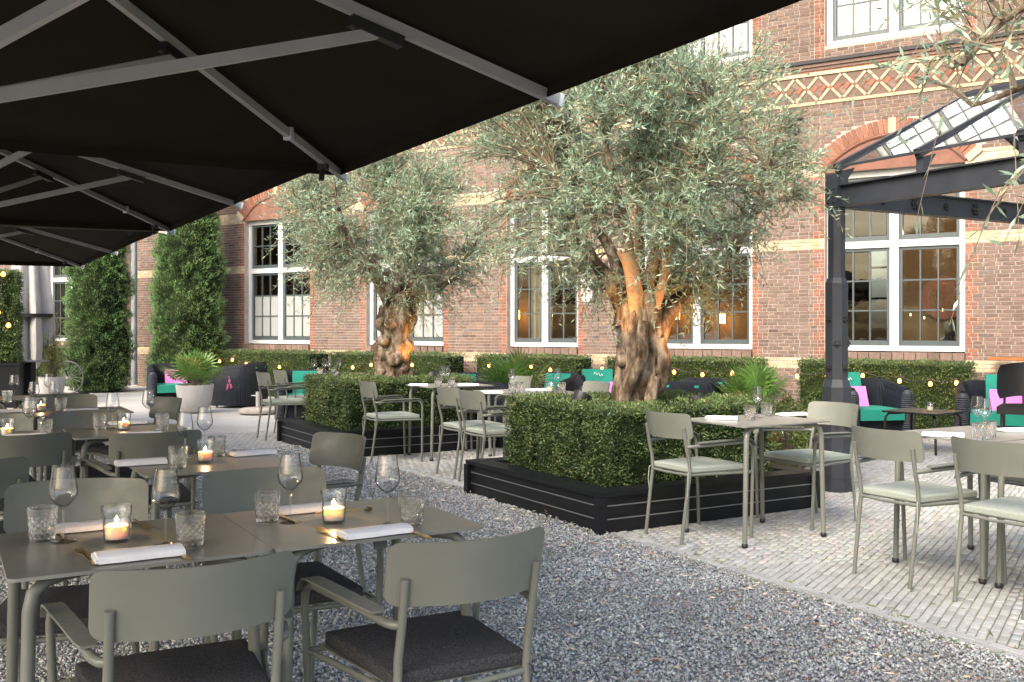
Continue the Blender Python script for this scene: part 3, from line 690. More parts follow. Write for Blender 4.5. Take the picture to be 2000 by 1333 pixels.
hd.lathe(prof, 16); hd.v = [(x * .97, y * 1.2 + (.012 if z < -.05 and y > 0 else 0), z) for x, y, z in hd.v]
hd.add([(-.014, .085, -.045), (.014, .085, -.045), (0, .112, -.04), (0, .088, .01)], [(0, 1, 2), (1, 3, 2), (3, 0, 2)])
for sx in (-1, 1): hd.lathe([(.0, .012), (.022, .008), (.03, 0), (.02, -.006)], 8); n8 = 32; hd.v[-n8:] = [(sx * (.076 + z * .8), y - .005, x * 1.1 - .01) for x, y, z in hd.v[-n8:]]
head = hd.build('head', M['skin'], t, 50); head.location = (0, .02, 1.19)
hr = MB(); hr.lathe([(.0, .136), (.056, .117), (.08, .077), (.083, .03), (.078, -.02), (.068, -.06)], 18)
hr.v = [(x * (1 + .05 * math.sin(9 * y * 30)), y * 1.2 - .012, max(z, -.06 if y < .0 else .035 + .0 * y) + .004 * math.sin(60 * x + 40 * y)) for x, y, z in hr.v]
hr.build('hair', M['hair'], t, 50).location = (0, .015, 1.19)

# ================================================================== HEDGES, CONIFERS, PLANTS
YEW_D, YEW_L, YEW_Y = (.018, .038, .013), (.105, .158, .048), (.24, .23, .075)
def shell_points(boxes, dens, depth):
    """points on the faces (top and sides) of axis-aligned boxes -> positions, outward normals"""
    P, N_ = [], []
    for (x0, x1, y0, y1, z0, z1, faces) in boxes:
        for f in faces:
            if f == 't': A = (x1 - x0) * (y1 - y0)
            elif f in 'xX': A = (y1 - y0) * (z1 - z0)
            else: A = (x1 - x0) * (z1 - z0)
            n = int(A * dens); a, b = rng.random(n), rng.random(n); d = rng.uniform(-depth, .012, n)
            if f == 't': p = np.stack([x0 + (x1 - x0) * a, y0 + (y1 - y0) * b, z1 + d], 1); nn = (0, 0, 1)
            elif f == 'x': p = np.stack([x0 - d, y0 + (y1 - y0) * a, z0 + (z1 - z0) * b], 1); nn = (-1, 0, 0)
            elif f == 'X': p = np.stack([x1 + d, y0 + (y1 - y0) * a, z0 + (z1 - z0) * b], 1); nn = (1, 0, 0)
            elif f == 'y': p = np.stack([x0 + (x1 - x0) * a, y0 - d, z0 + (z1 - z0) * b], 1); nn = (0, -1, 0)
            else: p = np.stack([x0 + (x1 - x0) * a, y1 + d, z0 + (z1 - z0) * b], 1); nn = (0, 1, 0)
            P.append(p); N_.append(np.tile(nn, (n, 1)))
    return np.concatenate(P), np.concatenate(N_).astype(float)
def hedge_leaves(parent, boxes, dens, size, depth=.05, seed=0, light_=1.0, warm=.15):
    P, N_ = shell_points(boxes, dens, depth); n = len(P)
    nz = pnoise(P, 7, seed); nz2 = pnoise(P, 2.2, seed + 5)
    P = P + N_ * (nz * .034 + nz2 * .018)[:, None]
    keep = rng.random(n) < np.clip(.95 + nz * .9, .3, 1); P, N_, nz, nz2 = P[keep], N_[keep], nz[keep], nz2[keep]; n = len(P)
    D = N_ * .8 + rng.normal(size=(n, 3)) * .75 + np.array([0, 0, .25])
    t = np.clip(.42 + .75 * nz + rng.normal(0, .24, n) + .25 * (N_[:, 2] > .5), 0, 1)  # top leaves lighter, hollows darker: light and shade put into the colour
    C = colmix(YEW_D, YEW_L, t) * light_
    y_ = rng.random(n) < warm * np.clip(.5 + nz2 * 2, 0, 1.4); C[y_] = colmix(YEW_L, YEW_Y, rng.random(y_.sum())) * light_
    return leaves('foliage', P, D, size * rng.uniform(.7, 1.3, n), size * rng.uniform(.26, .46, n), np.clip(C, .004, .9), M['yew'], parent)
def s_at(px, y):                                                 # facade coordinate of a photograph column at depth y from the wall face
    k = (px - 1000) / FPX; d = (y - .5373 * 8.76 + .8434 * 23.2) / (.5373 * k + .8434)
    return .8434 * (k * d + 8.76) - .5373 * (d - 23.2)
HEDGES = [(405, 605, 'clipped low hedge with string lights under the leftmost arched window', (404, 429, 454, 481, 512, 546)), (640, 873, 'clipped low hedge behind the smaller olive tree', (689, 725, 805)),
          (925, 1127, 'clipped low hedge under the narrow window between the olive trees', (955, 1037, 1075)), (1180, 1475, 'clipped low hedge behind the trunk of the big olive tree', (1176, 1317, 1372, 1430)),
          (1556, 1890, 'clipped low hedge behind the iron post and pink cushions', (1557, 1615, 1685, 1757, 1817, 1868))]
BULB_Y = {404: 706, 429: 706, 454: 703, 481: 711, 512: 714, 546: 717, 689: 718, 725: 713, 805: 713, 955: 714, 1037: 717, 1075: 723, 1176: 721, 1317: 727, 1372: 732, 1430: 729, 1557: 735, 1615: 734, 1685: 734, 1757: 744, 1817: 750, 1868: 748}
for i, (p0, p1, lab, bl) in enumerate(HEDGES):
    a, b = s_at(p0, -.85), s_at(p1, -.85); hh = .885
    t = thing('hedge', lab, 'hedge', wall_pt((a + b) / 2, -.55, 0), -R(32.5), 'low hedges along the facade')
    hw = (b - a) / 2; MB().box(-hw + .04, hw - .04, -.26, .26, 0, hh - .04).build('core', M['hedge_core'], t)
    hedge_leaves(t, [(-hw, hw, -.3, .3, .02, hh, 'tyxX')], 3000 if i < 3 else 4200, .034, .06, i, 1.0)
    st = thing('string_lights', ['string of warm bulbs on the hedge under the leftmost arched window', 'string of warm bulbs on the hedge behind the smaller olive', 'string of warm bulbs on the hedge under the narrow window', 'string of warm bulbs on the hedge behind the big trunk', 'string of warm bulbs on the hedge by the pink cushions'][i], 'string lights', wall_pt((a + b) / 2, -.92, 0), -R(32.5), 'string lights on the hedges')
    pts = []
    for px in bl:
        ss_ = s_at(px, -.92) - (a + b) / 2; q = wall_pt(ss_ + (a + b) / 2, -.92, 0); z = EYE + (HORIZON - BULB_Y[px]) * q[1] / FPX
        pts += [(ss_, 0, z + .05)]
        bu = MB().lathe([(.0, -.036), (.018, -.03), (.027, -.008), (.022, .014), (.012, .03), (.0, .033)], 12); bu.build('bulb', M['bulb'], st, 60).location = (ss_, 0, z)
        MB().tube([(ss_, 0, z + .03), (ss_, 0, z + .07)], .011, 8).build('socket', M['black_plastic'], st)
        light('bulb_glow', 'POINT', st, (ss_, -.04, z), .7, (1, .55, .18), .03)
    cab = []
    for (p, q) in zip(pts[:-1], pts[1:]):
        cab += [(p[0] + (q[0] - p[0]) * k / 8, .0, p[2] + (q[2] - p[2]) * k / 8 + .015 - .05 * math.sin(math.pi * k / 8)) for k in range(8)]
    MB().tube(cab + [pts[-1]], .004, 5).build('cable', M['black_plastic'], st)
def conifer(label, x, y, prof, seed, n, lean=0):
    t = thing('conifer', label, 'conifer', (x, y, 0), 0, 'columnar conifers against the facade')
    H_ = prof[-1][0]
    MB().tube([(0, 0, 0), (0, 0, H_ * .9)], [.09, .02], 8).build('trunk', M['bark'], t)
    z = rng.uniform(.02, H_, n); th = rng.uniform(0, 2 * math.pi, n)
    r = np.interp(z, [p[0] for p in prof], [p[1] for p in prof])
    Q = np.stack([np.cos(th) * .8, np.sin(th) * .8, z * 1.15], 1)
    nz = pnoise(Q, 2.0, seed); nz2 = pnoise(Q, 5.5, seed + 3); nz3 = pnoise(Q, 13, seed + 9)
    rr = r * (1 + .22 * nz + .26 * nz2) + .075 * nz3 - np.abs(rng.normal(0, .05, n))
    P = np.stack([np.cos(th) * rr + lean * z, np.sin(th) * rr, z], 1)
    D = np.stack([np.cos(th), np.sin(th), np.full(n, .9)], 1) + rng.normal(size=(n, 3)) * .55
    tcol = np.clip(.40 + 1.0 * nz2 + .9 * nz3 + rng.normal(0, .2, n), 0, 1); C = colmix((.012, .035, .014), (.19, .34, .11), tcol)  # gaps darker, lump tips brighter: shade put into the leaf colour
    lt = (rng.random(n) < .12 * (nz > 0)) ; C[lt] = colmix((.12, .17, .05), (.2, .22, .08), rng.random(lt.sum()))
    leaves('crown', P, D, rng.uniform(.04, .08, n), rng.uniform(.007, .015, n), C, M['conifer'], t)
    core = MB(); rows = 44; cols = 36; vs = []
    for i in range(rows):
        zz = H_ * i / (rows - 1)
        for j in range(cols):
            a = 2 * math.pi * j / cols; q_ = Vector((math.cos(a) * .8, math.sin(a) * .8, zz * 1.15)); nf = lambda k_, sd_: noise.noise(q_ * k_ + Vector((sd_ * 13.7, sd_ * 7.1, sd_ * 3.3))); rc = max(np.interp(zz, [p[0] for p in prof], [p[1] for p in prof]) * (1 + .22 * nf(2.0, seed) + .26 * nf(5.5, seed + 3)) - .09, .005)
            vs.append((math.cos(a) * rc + lean * zz, math.sin(a) * rc, zz + .01))
    core.add(vs, [(i * cols + j, i * cols + (j + 1) % cols, (i + 1) * cols + (j + 1) % cols, (i + 1) * cols + j) for i in range(rows - 1) for j in range(cols)])
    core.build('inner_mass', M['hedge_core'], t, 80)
conifer('tall clumpy conifer left of the drain pipe', -8.85, 21.3, [(0, .52), (.25, .64), (.7, .66), (1.3, .60), (2.2, .62), (3.0, .55), (3.8, .40), (4.6, .12)], 1, 52000)
conifer('taller conifer right of the drain pipe, beside the leftmost arched window', -6.75, 20.6, [(0, .62), (.3, .74), (.9, .70), (1.7, .68), (2.8, .66), (3.7, .55), (4.6, .42), (5.4, .1)], 2, 62000, .02)
# tall clipped hedge in a black box at the far left
t = thing('hedge', 'tall clipped hedge in a black box at the left edge', 'hedge', (-9.05, 17.2, 0), R(20))
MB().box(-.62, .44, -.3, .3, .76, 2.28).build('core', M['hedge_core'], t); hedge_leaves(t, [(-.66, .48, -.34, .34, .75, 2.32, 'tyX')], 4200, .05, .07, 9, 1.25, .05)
MB().box(-.72, .52, -.40, .40, 0, .71).box(-.74, .54, -.42, .42, .711, .75).build('planter_box', M['black_paint'], t)
st = thing('string_lights', 'warm bulbs hung on the tall boxed hedge at the left edge', 'string lights', (-9.05, 17.2, 0), R(20), 'string lights on the hedges')
for x, z in ((.28, 2.27), (.20, 1.62), (.36, 1.40)):
    MB().lathe([(.0, -.05), (.035, -.03), (.04, .0), (.02, .03), (.0, .04)], 12, (x, -.39, z)).build('bulb', M['bulb'], st, 60)
MB().tube([(.28, -.39, 2.3), (.24, -.4, 1.9), (.20, -.39, 1.65), (.3, -.4, 1.5), (.36, -.39, 1.44)], .005, 5).build('cable', M['black_plastic'], st)
def low_hedge(label, px0, px1):
    a, b = s_at(px0, -.85), s_at(px1, -.85); t = thing('hedge', label, 'hedge', wall_pt((a + b) / 2, -.55, 0), -R(32.5), 'low hedges along the facade')
    hw = (b - a) / 2; MB().box(-hw + .04, hw - .04, -.26, .26, 0, .85).build('core', M['hedge_core'], t); hedge_leaves(t, [(-hw, hw, -.3, .3, .02, .88, 'tyxX')], 2200, .045, .06, 12)
low_hedge('low hedge behind the bicycle and bamboo pot', 30, 150)

def fan_palm(label, x, y, zbase, size, nf, seed, group='fan palms in pots'):
    rs = np.random.default_rng(seed); t = thing('fan_palm', label, 'palm', (x, y, zbase), 0, group)
    stems = MB(); V, F, C = [], [], []
    for f in range(nf):
        az = 2.4 * f + rs.normal(0, .25); el = R(rs.uniform(28, 82)); L = size * rs.uniform(.45, .72)
        d = np.array([math.cos(az) * math.cos(el), math.sin(az) * math.cos(el), math.sin(el)]); tip = d * L
        stems.tube([(0, 0, 0), tuple(d * L * .5 + np.array([0, 0, .02])), tuple(tip)], [.006, .005, .004], 5, False)
        side = np.cross(d, [0, 0, 1.0]); side /= np.linalg.norm(side) + 1e-6; up = np.cross(side, d)
        c = np.array((.11, .21, .045)) * rs.uniform(.7, 1.6) if rs.random() > .15 else np.array((.32, .33, .10))
        fs = size * rs.uniform(.50, .68)
        for b in range(15):
            a = R(-112 + 224 * b / 14); bd = d * math.cos(a) + side * math.sin(a) + up * (.10 + .12 * math.cos(a)); bd /= np.linalg.norm(bd)
            bl = fs * (.72 + .28 * math.cos(a * .8)); wv = np.cross(bd, up); wv /= np.linalg.norm(wv); w_ = size * .030
            k = len(V); m_ = tip + bd * bl * .55; e_ = tip + bd * bl - np.array([0, 0, bl * .16])
            V += [tip, m_ + wv * w_, m_ - wv * w_, e_]; F += [(k, k + 1, k + 3, k + 2)]; C += [c * rs.uniform(.8, 1.2)]
    stems.build('stems', M['twig'], t)
    o = put('fronds', np_mesh('fronds', V, F, M['palm'], np.array(C)), t)
    return t
def round_pot(label, x, y, r, h, soil=True, cat='pot'):
    t = thing('plant_pot', label, cat, (x, y, 0), 0, 'round white pots')
    MB().lathe([(.0, 0), (r * .60, 0), (r * .70, .02), (r * .90, h * .45), (r, h * .97), (r * .99, h), (r * .92, h), (r * .9, h * .85), (0, h * .85)], 40).build('bowl', M['pot'], t, 40)
    MB().disc(r * .9, h * .86, 32).build('soil', M['soil'], t)
    return t
round_pot('large white bowl pot with a fan palm by the dark armchairs', -5.10, 16.0, .295, .44); fan_palm('bushy fan palm in the large white pot', -5.10, 16.0, .36, .60, 26, 1)
round_pot('pale pot behind the middle tables holding a fan palm', .03, 13.0, .26, .42); fan_palm('fan palm behind the glasses on the middle table', .03, 13.0, .38, .62, 20, 2)
round_pot('pale pot beside the brick pier holding a spiky fan palm', 2.80, 11.6, .28, .42); fan_palm('spiky fan palm in front of the brick pier', 2.80, 11.6, .38, .54, 24, 3)
round_pot('white pot at far left holding a bamboo-like plant', -8.78, 19.0, .24, .42)
t = thing('bamboo_plant', 'wispy yellow-green bamboo in the white pot at far left', 'plant', (-8.78, 19.0, .36))
sm_ = MB(); P, D = [], []
for k in range(34):
    az = random.uniform(0, 6.28); sp = random.uniform(.05, .32); h = random.uniform(.5, 1.35); p0 = Vector((random.gauss(0, .07), random.gauss(0, .07), 0)); p1 = p0 + Vector((math.cos(az) * sp, math.sin(az) * sp, h))
    sm_.tube([p0, (p0 + p1) / 2 + Vector((0, 0, .08)), p1], [.005, .004, .002], 4, False)
    for j in range(24):
        q = random.uniform(.15, 1); p = p0.lerp(p1, q); P.append(p); D.append((random.gauss(0, 1), random.gauss(0, 1), random.gauss(.1, .6)))
sm_.build('canes', M['twig'], t); n = len(P)
leaves('leaves', np.array([tuple(p) for p in P]), np.array(D), rng.uniform(.08, .17, n), rng.uniform(.012, .022, n), colmix((.12, .17, .04), (.34, .36, .12), rng.random(n)), M['palm'], t)
t = thing('shrub', 'green and reddish leafy shrub at the foot of the iron post', 'shrub', (2.52, 9.0, 0))
P, D = [], []; sm_ = MB()
for k in range(130):
    az = random.uniform(0, 6.28); r = .42 * math.sqrt(random.random()); h = .80 * (1 - .6 * (r / .42) ** 2) * random.uniform(.55, 1); tip = Vector((math.cos(az) * r, math.sin(az) * r, h))
    sm_.tube([(0, 0, 0), tip * .5 + Vector((0, 0, .05)), tip], [.008, .006, .003], 4, False)
    for j in range(46):
        q = random.uniform(.0, .13); P.append(tip - Vector((0, 0, q)) + Vector((random.gauss(0, .02), random.gauss(0, .02), 0))); D.append((random.gauss(0, 1), random.gauss(0, 1), random.gauss(.35, .5)))
sm_.build('stems', M['twig'], t); n = len(P); cc = colmix((.05, .10, .02), (.20, .26, .06), rng.random(n)); rd = np.repeat(rng.random(130) < .2, 46); cc[rd] = colmix((.22, .06, .04), (.3, .15, .08), rng.random(rd.sum()))
leaves('leaves', np.array([tuple(p) for p in P]), np.array(D), rng.uniform(.03, .06, n), rng.uniform(.012, .02, n), cc, M['palm'], t)

# ================================================================== PLANTERS WITH OLIVE TREES
def planter(label, hlabel, x, y, seed, warm):
    L, W_, h = 1.86, 1.96, .275                                  # along U (local y) and V (local x)
    t = thing('planter_box', label, 'planter', (x, y, 0), R(30), 'black timber planters')
    hx, hy = W_ / 2, L / 2
    for sx in (-1, 1):
        for k, (z0, z1) in enumerate(((.0, .088), (.096, .176), (.184, .242))):
            MB().box(sx * hx - (.022 if sx > 0 else 0), sx * hx + (0 if sx > 0 else .022), -hy + .03, hy - .03, z0, z1).build('plank', M['black_paint'], t)
            MB().box(-hx + .03, hx - .03, sx * hy - (.022 if sx > 0 else 0), sx * hy + (0 if sx > 0 else .022), z0, z1).build('plank', M['black_paint'], t)
        for z in (.088, .176):
            MB().box(sx * hx - .016 * (sx > 0) - .004 * (sx < 0), sx * hx + .016 * (sx < 0) + .004 * (sx > 0), -hy + .04, hy - .04, z + .001, z + .0075).build('metal_strip', M['alu_strip'], t)
            MB().box(-hx + .04, hx - .04, sx * hy - .016 * (sx > 0) - .004 * (sx < 0), sx * hy + .016 * (sx < 0) + .004 * (sx > 0), z + .001, z + .0075).build('metal_strip', M['alu_strip'], t)
        for sy in (-1, 1): MB().box(sx * hx - .03 - .004 * (sx < 0) + (.0), sx * hx + .03 + .004 * (sx > 0), sy * hy - .03, sy * hy + .03, 0, .2425).build('corner_post', M['black_paint'], t)
    o_ = .022
    for sx in (-1, 1):
        MB().box(min(sx * (hx + o_), sx * (hx - .15)), max(sx * (hx + o_), sx * (hx - .15)), -hy - o_, hy + o_, .2435, .275).build('cap_board', M['black_paint'], t)
        MB().box(-hx + .151, hx - .151, min(sx * (hy + o_), sx * (hy - .15)), max(sx * (hy + o_), sx * (hy - .15)), .2435, .274).build('cap_board', M['black_paint'], t)
    MB().box(-hx + .03, hx - .03, -hy + .03, hy - .03, .01, .24).build('soil', M['soil'], t)
    hg = thing('hedge', hlabel, 'hedge', (x, y, 0), R(30), 'square hedges round the olive trees')
    ox, oy, th = hx - .22, hy - .20, .40; z0, z1 = .25, .79
    c = MB()
    for b in ((-ox, ox, -oy, -oy + th), (-ox, ox, oy - th, oy), (-ox, -ox + th, -oy + th, oy - th), (ox - th, ox, -oy + th, oy - th)): c.box(b[0] + .035, b[1] - .035, b[2] + (.035 if b[2] < 0 or True else 0), b[3] - .035, z0, z1 - .045)
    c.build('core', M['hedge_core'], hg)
    bx = [(-ox, ox, -oy, -oy + th, z0, z1, 't'), (-ox, ox, oy - th, oy, z0, z1, 't'), (-ox, -ox + th, -oy + th, oy - th, z0, z1, 't'), (ox - th, ox, -oy + th, oy - th, z0, z1, 't'),
          (-ox, ox, -oy, oy, z0, z1, 'xy'), (-ox + th, ox - th, -oy + th, oy - th, z0 + .15, z1, 'xyXY'), (-ox, ox, -oy, oy, z0 + .1, z1, 'XY')]
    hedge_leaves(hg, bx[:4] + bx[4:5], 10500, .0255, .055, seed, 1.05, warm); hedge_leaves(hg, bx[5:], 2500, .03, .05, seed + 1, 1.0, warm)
    return t
planter('black timber planter nearest, with metal strips, around the big olive tree', 'square clipped hedge around the big olive trunk', .965, 7.80, 20, .10)
planter('black timber planter farther back, around the smaller olive tree', 'square clipped hedge around the smaller twisted olive trunk', -1.45, 11.56, 30, .28)

def gnarl(name, m, parent, centre, radii, lobes, seed, rows=46, cols=36, amp=.10, fine=.03, twist=1.2):
    """trunk surface: rings along a centre line with lobed, noisy radii"""
    mb = MB(); vs = []; zk = [c[2] for c in centre]
    for i in range(rows):
        z = zk[0] + (zk[-1] - zk[0]) * i / (rows - 1); cx_ = np.interp(z, zk, [c[0] for c in centre]); cy_ = np.interp(z, zk, [c[1] for c in centre]); r = np.interp(z, zk, radii)
        for j in range(cols):
            a = 2 * math.pi * j / cols; d = Vector((math.cos(a), math.sin(a), 0))
            k = 1 + lobes[0] * math.sin(lobes[1] * a + twist * z * 2.2 + seed) + lobes[0] * .6 * math.sin(2 * lobes[1] * a - twist * z * 3 + 1.3)
            k += amp * 2.2 * noise.noise(Vector((math.cos(a) * 1.4, math.sin(a) * 1.4, z * 3.2)) + Vector((seed, 0, 0))) + fine * 3 * noise.noise(Vector((math.cos(a) * 5, math.sin(a) * 5, z * 9)) + Vector((seed, 5, 0)))
            k -= .16 * max(0, noise.noise(Vector((a * 2.0, z * 1.2, seed + 3.0)))) ** .7
            vs.append((cx_ + d.x * r * k, cy_ + d.y * r * k, z))
    fs = [(i * cols + j, i * cols + (j + 1) % cols, (i + 1) * cols + (j + 1) % cols, (i + 1) * cols + j) for i in range(rows - 1) for j in range(cols)]
    fs.append(tuple((rows - 1) * cols + j for j in range(cols)))
    return mb.add(vs, fs).build(name, m, parent, 75)
def limb_mesh(mb, pts, r0, r1, seed, n=10):
    """smooth noisy tapered limb through the points; returns the sampled centre line"""
    pts = [Vector(p) for p in pts]; P = []
    for i in range(len(pts) - 1):
        a, b = pts[max(i - 1, 0)], pts[i]; c, d = pts[i + 1], pts[min(i + 2, len(pts) - 1)]
        for k in range(7):
            t = k / 7; P.append(.5 * ((2 * b) + (c - a) * t + (2 * a - 5 * b + 4 * c - d) * t * t + (3 * b - a - 3 * c + d) * t ** 3))
    P.append(pts[-1]); m = len(P)
    P = [p + Vector((noise.noise(p * 4 + Vector((seed, 0, 0))), noise.noise(p * 4 + Vector((0, seed, 9))), 0)) * .03 * (i / m) for i, p in enumerate(P)]
    mb.tube(P, [max(r0 + (r1 - r0) * (i / (m - 1)) ** .5, .004) * (1 + .12 * noise.noise(p * 9)) for i, p in enumerate(P)], n)
    return P
def olive_crown(t, limbs, centre, rad, seed, n_sec, n_spray, leaf, per, droop=0, thresh=-.06, face=None):
    rs = np.random.default_rng(seed); rd = random.Random(seed)
    c = Vector(centre); sec = []; br = MB()
    lp = [(p, i / len(l)) for l in limbs for i, p in enumerate(l) if i > len(l) * .35]
    # secondary branches reach for points spread through the crown's volume
    targets = []
    while len(targets) < n_sec:
        d = Vector((rd.gauss(0, 1), rd.gauss(0, 1), rd.gauss(0, 1))).normalized() * (rd.random() ** .42)
        p = c + Vector((d.x * rad[0], d.y * rad[1], d.z * rad[2]))
        q = noise.noise(p * 1.7 + Vector((seed, seed * .7, 0)))
        if q > thresh: targets.append(p)
    for p in targets:
        b = min(lp, key=lambda l: (l[0] - p).length + .35 * max(0, l[0].z - p.z) + rd.random() * .12)[0]
        mid = (b + p) / 2 + Vector((rd.gauss(0, .05), rd.gauss(0, .05), .10 * (p - b).length))
        pts = [b, (b + mid) / 2 + Vector((0, 0, .02)), mid, (mid + p) / 2 + Vector((0, 0, .03)), p]
        br.tube(pts, [.011, .009, .007, .005, .003], 4, False); sec.append(pts)
    P, D, Cc = [], [], []; tw = MB(); leafrows = []
    for k in range(n_spray):
        pts = sec[rd.randrange(len(sec))]; q = rd.uniform(1.6, 4) if rd.random() < .8 else rd.uniform(.6, 4); i = min(int(q), 3); b = pts[i].lerp(pts[i + 1], q - i)
        o = (b - c); o = Vector((o.x / rad[0], o.y / rad[1], o.z / rad[2])); d = (o * .8 + Vector((rd.gauss(0, .5), rd.gauss(0, .5), rd.gauss(.25 - droop, .45)))).normalized()
        L = rd.uniform(.15, .40) * leaf / .05
        e = b + d * L - Vector((0, 0, L * L * (.5 + droop))); m_ = b + d * L * .55
        tw.tube([b, m_, e], [.003, .0022, .001], 3, False)
        shade = rd.random(); nl = per
        for j in range(nl):
            u = (j + .5) / nl; p = (b.lerp(m_, u / .55) if u < .55 else m_.lerp(e, (u - .55) / .45)); leafrows.append((p, d, u, shade))
    n = len(leafrows); P = np.array([tuple(r[0]) for r in leafrows]); D0 = np.array([tuple(r[1]) for r in leafrows]); u = np.array([r[2] for r in leafrows]); sh = np.array([r[3] for r in leafrows])
    D = D0 * .75 + unit(rs.normal(size=(n, 3))) * .85 + np.array([0, 0, .10 - droop * .5])
    tcol = np.clip(.25 + .5 * sh + rs.normal(0, .2, n), 0, 1); C = colmix((.13, .215, .13), (.48, .635, .48), tcol)
    yl = rs.random(n) < .2; C[yl] = colmix((.22, .24, .12), (.38, .38, .2), rs.random(yl.sum()))
    leaves('foliage', P, D, leaf * rs.uniform(.7, 1.25, n), leaf * rs.uniform(.15, .24, n), C, M['olive_leaf'], t, .45)
    tag(br.build('branches', M['twig'], t), kind='stuff'); tag(tw.build('twigs', M['twig'], t), kind='stuff')
    return n
def uplight(label, x, y, z, aim, face=True):
    t = thing('uplight', label, 'spotlight', (x, y, z), 0, 'uplights in the planters')
    d = (Vector(aim) - Vector((x, y, z))).normalized(); q = d.to_track_quat('Z', 'Y').to_euler()
    h = MB().lathe([(.0, -.07), (.05, -.07), (.066, -.03), (.07, .03), (.062, .03), (.06, .015)], 24).build('housing', M['black_plastic'], t, 40); h.rotation_euler = q
    l = MB().disc(.061, .016, 24).build('lens', M['uplight_face'], t); l.rotation_euler = q
    MB().tube([(0, 0, -z + .26), (0, 0, -.05)], .012, 8).build('stake', M['black_plastic'], t)
    return t, d
def spot(t, d, off, energy, ang=60):
    o = light('warm_beam', 'SPOT', t, tuple(d * off), energy, (1, .42, .08), .03, None, R(ang)); o.rotation_euler = (-d).to_track_quat('Z', 'Y').to_euler()

# --- the big olive tree
T1 = (.985, 7.82)
t = thing('olive_tree', 'big silvery olive tree with a thick grooved trunk in the nearest planter', 'tree', (*T1, 0), 0)
gnarl('trunk', M['bark'], t, [(-.02, 0, .22), (-.02, 0, .45), (-.02, 0, .75), (.0, 0, 1.05), (.02, 0, 1.3), (.03, 0, 1.55), (.05, 0, 1.72)], [.28, .215, .165, .168, .18, .19, .12], (.10, 5), 2.2)
lm = MB(); L1 = []
for pts, r0, r1 in (([(-.08, 0, 1.40), (-.17, -.02, 1.65), (-.36, -.05, 1.90), (-.52, -.1, 2.2), (-.66, -.1, 2.55)], .12, .022),
                    ([(.14, 0, 1.28), (.30, -.03, 1.55), (.58, -.04, 1.76), (.85, 0, 2.1), (1.05, .05, 2.6)], .115, .022),
                    ([(.10, .1, 1.40), (.2, .2, 1.9), (.35, .45, 2.5), (.45, .5, 3.2)], .10, .02), ([(-.05, .1, 1.40), (-.15, .3, 1.9), (-.35, .6, 2.4), (-.5, .7, 3.0)], .09, .02),
                    ([(.03, -.08, 1.40), (.12, -.25, 1.95), (.3, -.5, 2.4), (.45, -.65, 3.0)], .075, .018), ([(-.03, -.06, 1.5), (-.12, -.3, 2.1), (-.3, -.55, 2.7), (-.35, -.6, 3.1)], .06, .015), ([(.02, .02, 1.5), (.02, .03, 2.3), (.0, .0, 3.3)], .07, .015)):
    L1.append(limb_mesh(lm, pts, r0, r1, 3.1))
lm.build('limbs', M['bark'], t, 75)
sb = MB(); limb_mesh(sb, [(-.02, -.05, 1.28), (-.035, -.14, 1.52), (-.045, -.185, 1.66), (-.07, -.21, 1.80), (-.10, -.21, 1.93)], .062, .058, 1); limb_mesh(sb, [(.06, -.04, 1.30), (.12, -.12, 1.52), (.165, -.17, 1.70), (.20, -.20, 1.88), (.23, -.22, 2.05)], .052, .034, 2); limb_mesh(sb, [(-.09, -.21, 1.80), (-.16, -.22, 1.94)], .03, .022, 4)
sb.build('pruned_stubs', M['stub'], t, 75)
bl = MB(); limb_mesh(bl, [(-.16, -.16, .52), (-.13, -.20, .78), (-.06, -.22, 1.0), (.0, -.22, 1.15), (.03, -.2, 1.4)], .04, .05, 5); limb_mesh(bl, [(.02, -.24, .4), (.06, -.22, .75), (.11, -.2, .98)], .06, .045, 6); limb_mesh(bl, [(.15, -.10, 1.26), (.185, -.11, 1.12), (.18, -.11, .98), (.12, -.13, .86)], .06, .05, 8)
for x, y, z, r in ((-.22, -.2, .62, .06), (-.27, -.16, .56, .055), (-.12, -.27, .58, .05), (-.12, -.07, 1.10, .06), (.19, -.09, 1.02, .07)):
    bl.lathe([(r * math.sin(a) * (1 + .0), -r * math.cos(a)) for a in [i * math.pi / 8 for i in range(9)]], 14, (x, y, z)); k = 9 * 14
    bl.v[-k:] = [(px + .25 * r * noise.noise(Vector((px, py, pz)) * 22), py + .25 * r * noise.noise(Vector((px, py, pz)) * 22 + Vector((5, 0, 0))), pz + .25 * r * noise.noise(Vector((px, py, pz)) * 22 + Vector((0, 7, 0)))) for px, py, pz in bl.v[-k:]]
bl.build('burls', M['bark'], t, 75)
olive_crown(t, L1, (-.06, 0, 2.66), (1.44, 1.2, 1.15), 5, 660, 4500, .055, 17)
